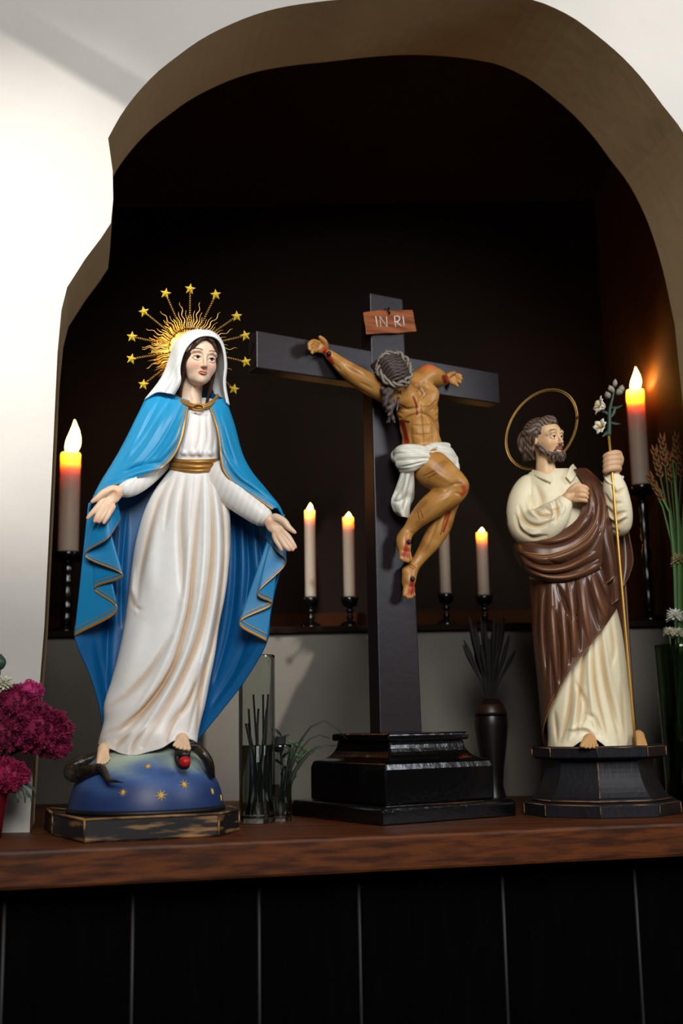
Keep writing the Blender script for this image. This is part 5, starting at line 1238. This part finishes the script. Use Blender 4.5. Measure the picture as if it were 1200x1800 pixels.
def candle(px, ytop, ybot, wpx, Y, fl_h, power, label, hlabel, lean=0.0, group=None):
    u = (Y - CAM[1]) / F; t = at(px, ytop, Y); b = at(px, ybot, Y); r = wpx / 2 * u; zt_, zb_ = float(t[2]), float(b[2]); x, y = float((t[0] + b[0]) / 2), float(Y)
    # candlestick
    st = thing('candlestick', (x, y, zl2), hlabel, 'candlestick', 'dark candlesticks on the ledge')
    H = zb_ - zl2
    k = MB(); R = max(r * 1.9, .02); k.lathe([(0.001, 0), (R, 0), (R, .004), (R * .75, .009), (R * .35, .013), (0.001, .0135)], 20, (x, y, zl2)); k.build('foot', M_glassb, st)
    k = MB(); z0, z1 = .013, H - .016; pr = []
    for i in range(13):
        q = i / 12; pr.append((R * (.2 + .16 * math.sin(q * math.pi * (2 if H < .09 else 5)) ** 2), z0 + (z1 - z0) * q))
    k.lathe(pr, 16, (x, y, zl2)); k.build('stem', M_glassb, st)
    k = MB(); k.lathe([(R * .25, 0), (r * 1.25, .004), (r * 1.5, .014), (r * 1.6, .020), (r * 1.35, .020), (r * 1.12, .0155), (.001, .0155)], 20, (x, y, zl2 + H - .0165)); k.build('cup', M_glassb, st)
    c = thing('candle', (x, y, zb_ - .0005), label, 'candle', group)
    k = MB(); Hc = zt_ - zb_; cav = min(.03, 2.0 * r)
    k.lathe([(.001, 0), (r * .97, .0), (r, .004), (r, Hc * .5), (r * .985, Hc - .004), (r * .93, Hc), (r * .82, Hc - .002), (r * .74, Hc - cav * .6), (r * .5, Hc - cav), (.001, Hc - cav)], 28, (x, y, zb_)); k.build('wax', M_wax, c)
    k = MB(); k.tube([(x, y, zt_ - cav - .001), (x + .0006, y, zt_ - .001), (x + .002, y, zt_ + .004)], .0011, 6); k.build('wick', M_wick, c)
    if fl_h:
        fh = fl_h * u; k = MB(); n = 14
        prof_ = [(max(.0004, r * fl_w * math.sin(math.pi * q ** .62) ** .9 * (1 - .25 * q)), fh * q) for q in np.linspace(0, 1, n)]
        k.lathe(prof_, 16, (x, y, zt_ - .002))
        k.V = [(vx + .10 * fh * math.sin((vz - zt_) / fh * 2.2), vy, vz) for vx, vy, vz in k.V]; k.build('flame', M_flame, c)
    for dz, pw in ((-.003, power * .45),):      # glow inside the hollow wax; the flame mesh lights the niche itself
        if not power: continue
        l = bpy.data.lights.new('candle_light', 'POINT'); l.energy = pw; l.color = (1.0, .56, .22); l.shadow_soft_size = .006
        o = bpy.data.objects.new('candle_light', l); COL.objects.link(o); o.parent = c; o.location = (0, 0, zt_ + dz - (zb_ - .0005))
    return c
fl_w = .8
candle(122, 797, 975, 36, .70, 64, 1.6, 'thick white candle with a tall bright flame beside the left jamb', 'tall dark candlestick behind the blue mantle, under the thick candle')
fl_w = .66
candle(1121, 686, 858, 32, .66, 46, 3.0, 'thick white candle with a pointed flame above the lily staff', 'tall dark candlestick behind the bearded man, below the thick candle')
fl_w = .55
candle(545, 897, 1053, 19, .68, 15, .12, 'slim lit white candle nearest the star-crowned woman\'s hand', 'small black glass candlestick nearest the blue mantle')
candle(613, 909, 1053, 20, .68, 11, .08, 'slim lit white candle just left of the crucifix post', 'small black glass candlestick just left of the crucifix post')
candle(781, 916, 1047, 19, .68, 0, 0, 'slim unlit white candle partly hidden behind the carved shins', 'small black glass candlestick just right of the crucifix post')
candle(848, 936, 1050, 20, .70, 11, .08, 'slim lit white candle between the crucifix and the bearded man', 'small black glass candlestick nearest the bearded man')

# ================================================================== vases, stems and flowers
M_glass = mat('clear_glass', (235, 240, 236), rough=.03, trans=1.0, ior=1.45, spec=.5)
M_water = mat('vase_water', (200, 216, 200), rough=.02, trans=1.0, ior=1.33)
M_stem = mat('green_stem', (52, 84, 34), rough=.5, var=.4, vscale=40)
M_dstem = mat('dark_stem', (22, 30, 16), rough=.6, var=.4, vscale=60)
M_dry = mat('dry_brown_stalk', (20, 14, 10), rough=.8, var=.4, vscale=60)
def shelf_pt(px, py): p = onz(px, py); return float(p[0]), float(p[1])
def glass_vase(x, y, r, h, label, water=0.0, m=None, t=.0022, flare=1.0):
    v = thing('glass_vase', (x, y, 0), label, 'vase'); k = MB()
    k.lathe([(.001, 0), (r * .90, 0), (r * .94, .0006), (r * .96, .003), (r * .965, .008), (r, h * .5), (r * (.5 + .5 * flare), h * .75), (r * flare, h - .006), (r * flare, h - .0012), (r * flare - t * .2, h - .0003), (r * flare - t * .5, h), (r * flare - t * .8, h - .0003), (r * flare - t, h - .0012), (r * flare - t, h - .006), (r * (.5 + .5 * flare) - t, h * .75), (r - t, h * .5), (r * .96 - t, .016), (r * .95 - t, .0105), (r * .93 - t, .0085), (r * .85 - t, .008), (.001, .008)], 32, (x, y, 0)); k.build('glass_wall', m or M_glass, v)
    if water:
        k = MB(); q = r * .93 - t - .0004; k.lathe([(.001, .0085), (q * .90, .0086), (q * .98, .0105), (q, .016), (q, water * .5), (q, water - .001), (q * .97, water), (.001, water)], 28, (x, y, 0)); k.build('water', M_water, v)
    return v
# glass with water and cut stems, right of the globe
vx, vy = shelf_pt(452, 1446)
glass_vase(vx, vy, .0255, .23, 'tall clear glass vase of green stems standing right of the blue globe', .105)
for i in range(9):
    a = i * 2.4; r0 = .006 + .011 * (i % 3) / 2
    p = [(vx + r0 * math.cos(a), vy + r0 * math.sin(a), .012), (vx + r0 * .6 * math.cos(a + 1), vy + r0 * .6 * math.sin(a + 1), .07), (vx + .016 * math.cos(a + 1.6), vy + .014 * math.sin(a + 1.6), .135 + .02 * (i % 3))]
    k = MB(); k.tube(crom(p, 10), .0016, 6); o = k.build('cut_stem', M_dstem); setprops(o, 'dark green cut stem standing in the tall clear glass vase', 'stem', 'stems in the tall glass vase')
# second glass with arching grass
gx, gy = shelf_pt(492, 1443)
glass_vase(gx, gy, .017, .105, 'small clear tumbler of arching grass between globe and crucifix base', 0.05)
g0 = Frame(gy)
def blade(pts, w, label, group, m=M_dstem, nm='grass_blade'):
    o = leaf([g0(*p) for p in pts], w * g0.u, m, None, nm); setprops(o, label, 'grass', group)
blade([(490, 1430, 0), (512, 1340, -4), (540, 1284, -6), (572, 1267, -4), (600, 1288, 0), (610, 1300, 0)], 1.8, 'longest thin grass blade arching over the black crucifix base', 'grass blades by the crucifix base')
blade([(492, 1430, 0), (512, 1350, -4), (534, 1310, -4), (556, 1292, -2), (580, 1298, 0)], 1.6, 'thin grass blade with a pale tip, below the longest blade', 'grass blades by the crucifix base')
blade([(494, 1430, 0), (516, 1360, -4), (545, 1322, -4), (566, 1312, -2), (592, 1310, 0)], 3.4, 'broad dark grass blade lying lowest beside the crucifix base', 'grass blades by the crucifix base')
blade([(492, 1430, 0), (500, 1370, -8), (508, 1330, -8), (520, 1306, -6), (534, 1300, -4)], 2.4, 'short grass blade standing steeply in the tumbler', 'grass blades by the crucifix base')
for i, p in enumerate(([(488, 1430, 2), (496, 1360, 2), (493, 1318, 0), (494, 1292, 0)], [(490, 1430, 4), (504, 1370, 4), (512, 1330, 2), (520, 1312, 0)], [(494, 1432, 3), (514, 1372, 2), (527, 1336, 0), (533, 1318, 0)])):
    q = crom([g0(*t) for t in p], 14); k = MB(); k.tube(q, .0018, 6); root_o = k.build('sprig', M_stem if i else M_dstem)
    setprops(root_o, ('black-tipped upright sprig', 'middle green sprig', 'right leaning green sprig')[i] + ' standing in the small tumbler of grass', 'sprig', 'sprigs in the tumbler')
    for j in range(8): 
        c_ = q[6 + j % 8]; kk = leaf([c_, c_ + np.array([.006 * math.sin(j * 2.4), -.004, .006]), c_ + np.array([.013 * math.sin(j * 2.4), -.004, .009])], .002, M_stem if i else M_dstem, root_o, 'leaf')
k = MB(); a, b = g0(494, 1296, -2), g0(488, 1322, -2); k.tube([a, (a + b) / 2, b], [.0075, .0085, .0065], 10); setprops(k.build('seed_head', mat('black_seed_head', (14, 12, 12), rough=.8), None), 'square black seed head on the grass stems beside the glass vase', 'seed head')
# dark vase with dried stalks right of the crucifix
dy = .44; dx = float(at(868, 1400, dy)[0])
dvs = thing('dark_vase', (dx, dy, 0), 'dark brown bulbous vase of dried stalks between crucifix and bearded man', 'vase')
uu = (dy - CAM[1]) / F * 1.12
k = MB(); k.lathe([(.001, 0), (21 * uu, 0), (19 * uu, .012), (15 * uu, .03), (17 * uu, .055), (22 * uu, .09), (26 * uu, .125), (25 * uu, .145), (17 * uu, .162), (13 * uu, .168), (11.5 * uu, .168), (11 * uu, .16), (.001, .14)], 28, (dx, dy, 0)); k.build('vase_body', mat('dark_glazed_clay', (20, 14, 12), rough=.35, var=.4, vscale=30), dvs)
k = MB(); k.lathe([(18 * uu, .1625), (21 * uu, .157), (25 * uu, .147), (25.3 * uu, .140), (24 * uu, .147), (18 * uu, .158)], 28, (dx, dy, 0), closed=True); k.build('shoulder_band', mat('brown_glaze', (40, 24, 15), rough=.4), dvs)
for i in range(24):
    a = i * 2.399; q = (i + .5) / 24; tx = 46 * uu * math.sqrt(q) * math.cos(a); ty = 24 * uu * math.sqrt(q) * math.sin(a); zt_ = .275 + .03 * math.sin(i * 1.7)
    P = crom([(dx + tx * .08, dy + ty * .08, .145), (dx + tx * .3, dy + ty * .3, .19), (dx + tx, dy + ty, zt_)], 12)
    k = MB(); k.tube(P, np.r_[np.full(6, .0013), [.0018, .0028, .0036, .0040, .003, .0006]], 6); o = k.build('dried_stalk', M_dry); setprops(o, 'thin dark dried stalk in the dark bulbous vase', 'stalk', 'dried stalks in the dark vase')
# glass vase with mixed flowers at the right edge
ry = .35; rx = float(at(1212, 1400, ry)[0]); ru = (ry - CAM[1]) / F
M_gglass = mat('green_tinted_glass', (150, 172, 140), rough=.05, trans=1.0, ior=1.45)
glass_vase(rx, ry, .036, .245, 'tall greenish glass vase of flowers at the right edge', .12, M_gglass, flare=1.08)
fR = Frame(ry)
def stalk(pts, r, m, nm, label, cat, group, parent=None):
    P = crom([fR(*p) for p in pts], 18); k = MB(); k.tube(P, r * ru, 7); o = k.build(nm, m, parent)
    if label: setprops(o, label, cat, group)
    return o, P
def mum(c, r, m, parent, n=46):
    """round many-petalled flower head"""
    k = MB(); c = np.asarray(c)
    for i in range(n):
        z = 1 - 2 * (i + .5) / n * .8; a = i * 2.39996; dr = np.array([math.sqrt(max(0, 1 - z * z)) * math.cos(a), math.sqrt(max(0, 1 - z * z)) * math.sin(a), z]); tg = np.cross(dr, [0.1, .2, 1]); tg /= np.linalg.norm(tg) + 1e-9; up = np.cross(tg, dr)
        b, t = c + dr * r * .25, c + dr * r * (1 + .12 * math.sin(i * 5)); mid = c + dr * r * .75
        k.add([b, mid - tg * r * .16 + up * r * .04, t, mid + tg * r * .16 + up * r * .04], [(0, 1, 2, 3)])
    o = k.build('flower_head', m, parent, smooth=False); sd = o.modifiers.new('t', 'SOLIDIFY'); sd.thickness = r * .05; return o
M_mumw = mat('white_mum', (232, 230, 222), rough=.6); M_mumt = mat('tan_mum', (206, 176, 128), rough=.6); M_mumc = mat('cream_mum', (210, 206, 180), rough=.6)
for (x, y, d, r, m, lab) in ((1186, 1084, -24, 16, M_mumw, 'white chrysanthemum at the rim of the right-hand vase'), (1176, 1112, -26, 11, M_mumc, 'small cream chrysanthemum left below the white one at the right edge'), (1192, 1114, -30, 12, M_mumc, 'small cream chrysanthemum right below the white one at the right edge'), (1194, 986, -6, 16, M_mumt, 'tan chrysanthemum on the tall stem at the right edge')):
    o, P = stalk([(1190, 1400, 0), (1190, 1250, -6), (1190 + (x - 1190) * .6, y + 60, d * .7), (x, y, d)], 1.8, M_stem, 'chrysanthemum', lab, 'flower', 'chrysanthemums in the right vase'); mum(P[-1], r * ru, m, o)
for i, (x, y, d) in enumerate(((1150, 792, 6), (1163, 772, -4), (1176, 800, 4), (1188, 768, 0), (1199, 790, -8), (1142, 838, 0))):
    o, P = stalk([(1192, 1400, 4), (1190 + i, 1150, 2), (1186 + i * 1.5, 960, 0), ((x + 1188) / 2, 880, d / 2), (x, y, d)], 1.4, M_stem, 'wheat_stalk', ('amber wheat ear second from left', 'tall thin amber wheat ear', 'short amber wheat ear in the middle', 'tallest amber wheat ear', 'rightmost amber wheat ear', 'lowest, leftmost wheat ear')[i] + ' in the right-hand vase', 'wheat', 'wheat in the right vase')
    k = MB(); L = 64; tdir = (P[-1] - P[-3]); tdir /= np.linalg.norm(tdir)
    for j in range(22):
        q = j / 21; a = j * 2.4; c = P[-1] - tdir * (1 - q) * L * ru * .8 ; dr = np.array([math.cos(a), math.sin(a), 0]); k.tube([c + dr * .001, c + dr * .0045 + tdir * .004, c + dr * .006 + tdir * .012], [.0014, .0022, .0003], 5)
    k.build('wheat_ear', mat('amber_wheat', (118, 74, 34), rough=.7, var=.4, vscale=60), o)
for i, pts in enumerate(([(1192, 1380, -4), (1190, 1100, -8), (1184, 960, -8), (1172, 880, -6), (1150, 850, -4)], [(1194, 1380, -6), (1196, 1100, -12), (1194, 940, -12), (1186, 850, -10), (1182, 810, -8)], [(1196, 1380, 2), (1200, 1080, 4), (1200, 940, 2), (1204, 860, 0), (1212, 830, 0)], [(1194, 1380, 2), (1190, 1080, 0), (1178, 940, 2), (1156, 870, 2), (1138, 838, 2)])):
    o = leaf([fR(*p) for p in pts], (4.5, 5.5, 5, 2.5)[i] * ru, mat('leaf_green', (74, 116, 48), rough=.5, var=.4, vscale=25), None, 'blade_leaf'); setprops(o, ('long green leaf curving left', 'broad upright green leaf', 'green leaf leaning right', 'thin green leaf drooping far left')[i] + ' at the right edge above the vase', 'leaf', 'long leaves in the right vase')
# magenta cockscomb bouquet at the left edge
by = .015; bx = float(at(-16, 1470, by)[0]); bu = (by - CAM[1]) / F
bv = thing('red_vase', (bx, by, 0), 'dark red vase cut by the left edge of the picture', 'vase')
k = MB(); k.lathe([(.001, 0), (17 * bu, 0), (20 * bu, .02), (28 * bu, .06), (31 * bu, .09), (26 * bu, .10), (22 * bu, .10), (20 * bu, .08), (.001, .07)], 26, (bx, by, 0)); k.build('vase_body', mat('dark_red_glaze', (96, 12, 24), rough=.35, var=.3, vscale=60), bv)
fB = Frame(by)
def cockscomb(x, y, d, r, col, label, n=1500, sq=(1, .82, .8)):
    c = fB(x, y, d); base = np.array([bx, by, .088]); rr = np.random.RandomState(int(x * 7 + y)); mt = mat('cockscomb_' + str(col), col, rough=.75, var=.6, vscale=70)
    k = MB(); P = crom([base, base * .5 + c * .5 + np.array([0, 0, .01]), c], 10); k.tube(P, .0022, 6); root_o = k.build('cockscomb', M_stem); setprops(root_o, label, 'flower', 'magenta cockscombs')
    k = MB()
    for i in range(n):
        z = 1 - 2 * (i + .5) / n; a = i * 2.39996; dr = np.array([math.sqrt(1 - z * z) * math.cos(a), math.sqrt(1 - z * z) * math.sin(a), z])
        bump_ = 1 + .16 * math.sin(dr[0] * 7 + 2 * dr[2]) * math.sin(dr[2] * 8 + 1) + .10 * math.sin(dr[0] * 17 + dr[1] * 13) + rr.uniform(-.05, .07)
        q = c + dr * r * bu * bump_ * np.array(sq); tg = np.cross(dr, rr.normal(size=3)); tg /= np.linalg.norm(tg) + 1e-9; s_ = r * bu * rr.uniform(.05, .09); o2 = np.cross(dr, tg)
        k.add([q - tg * s_ - dr * s_ * .6, q + tg * s_ - dr * s_ * .6, q + dr * s_ * 1.1 + o2 * s_ * .6], [(0, 1, 2)]); k.add([q - o2 * s_ - dr * s_ * .6, q + o2 * s_ - dr * s_ * .6, q + dr * s_ * 1.0 - tg * s_ * .5], [(0, 1, 2)])
    for i in range(1): k.lathe([(max(1e-4, r * bu * .86 * math.sin(t)), r * bu * .70 * -math.cos(t)) for t in np.linspace(.05, math.pi - .05, 10)], 16, tuple(c))
    k.build('flower_crest', mt, root_o, smooth=False)
MG = (128, 12, 62)
cockscomb(72, 1282, -10, 46, MG, 'largest magenta cockscomb bloom, drooping towards the blue globe', 2600)
cockscomb(30, 1236, 6, 34, MG, 'upper magenta cockscomb bloom below the cream flower', 1500)
cockscomb(52, 1215, 12, 22, (186, 44, 110), 'small pinkish cockscomb at the top of the bouquet', 900)
cockscomb(14, 1362, -20, 32, (146, 16, 68), 'lowest magenta cockscomb bloom over the red vase', 1500)
cockscomb(98, 1312, -4, 24, MG, 'rightmost small cockscomb tip beside the snake', 900)
cockscomb(4, 1292, -14, 34, (112, 10, 54), 'dark magenta cockscomb cut by the left edge', 1500)
o, P = (lambda P: (MB(), P))(crom([np.array([bx, by, .088]), fB(0, 1260, 0), fB(8, 1204, -4)], 10)); o.tube(P, .002, 6); o = o.build('cream_flower', M_stem); setprops(o, 'cream white flower above the magenta cockscombs', 'flower'); mum(P[-1], 17 * bu, M_mumc, o, 60)
o, P = (lambda P: (MB(), P))(crom([np.array([bx, by, .088]), fB(-6, 1240, 4), fB(0, 1166, 4)], 10)); o.tube(P, .002, 6); o = o.build('dark_bud', M_stem); setprops(o, 'dark green bud at the top of the bouquet, on the left edge', 'bud'); bud(P[-1] - np.array([0, 0, .008]), (0, 0, 1), .02, .008, M_leaf, o, 'bud_scale')
for i in range(7):
    a = fB(20 + i * 6, 1384 + (i % 3) * 6, -22); b = fB(26 + i * 6, 1402 + (i % 2) * 10, -26); base = np.array([bx, by, .088])
    o = leaf([base, a, b], 4 * bu, M_leaf, None, 'drooping_leaf'); setprops(o, 'small dark green leaf drooping under the magenta cockscombs', 'leaf', 'leaves under the cockscombs')
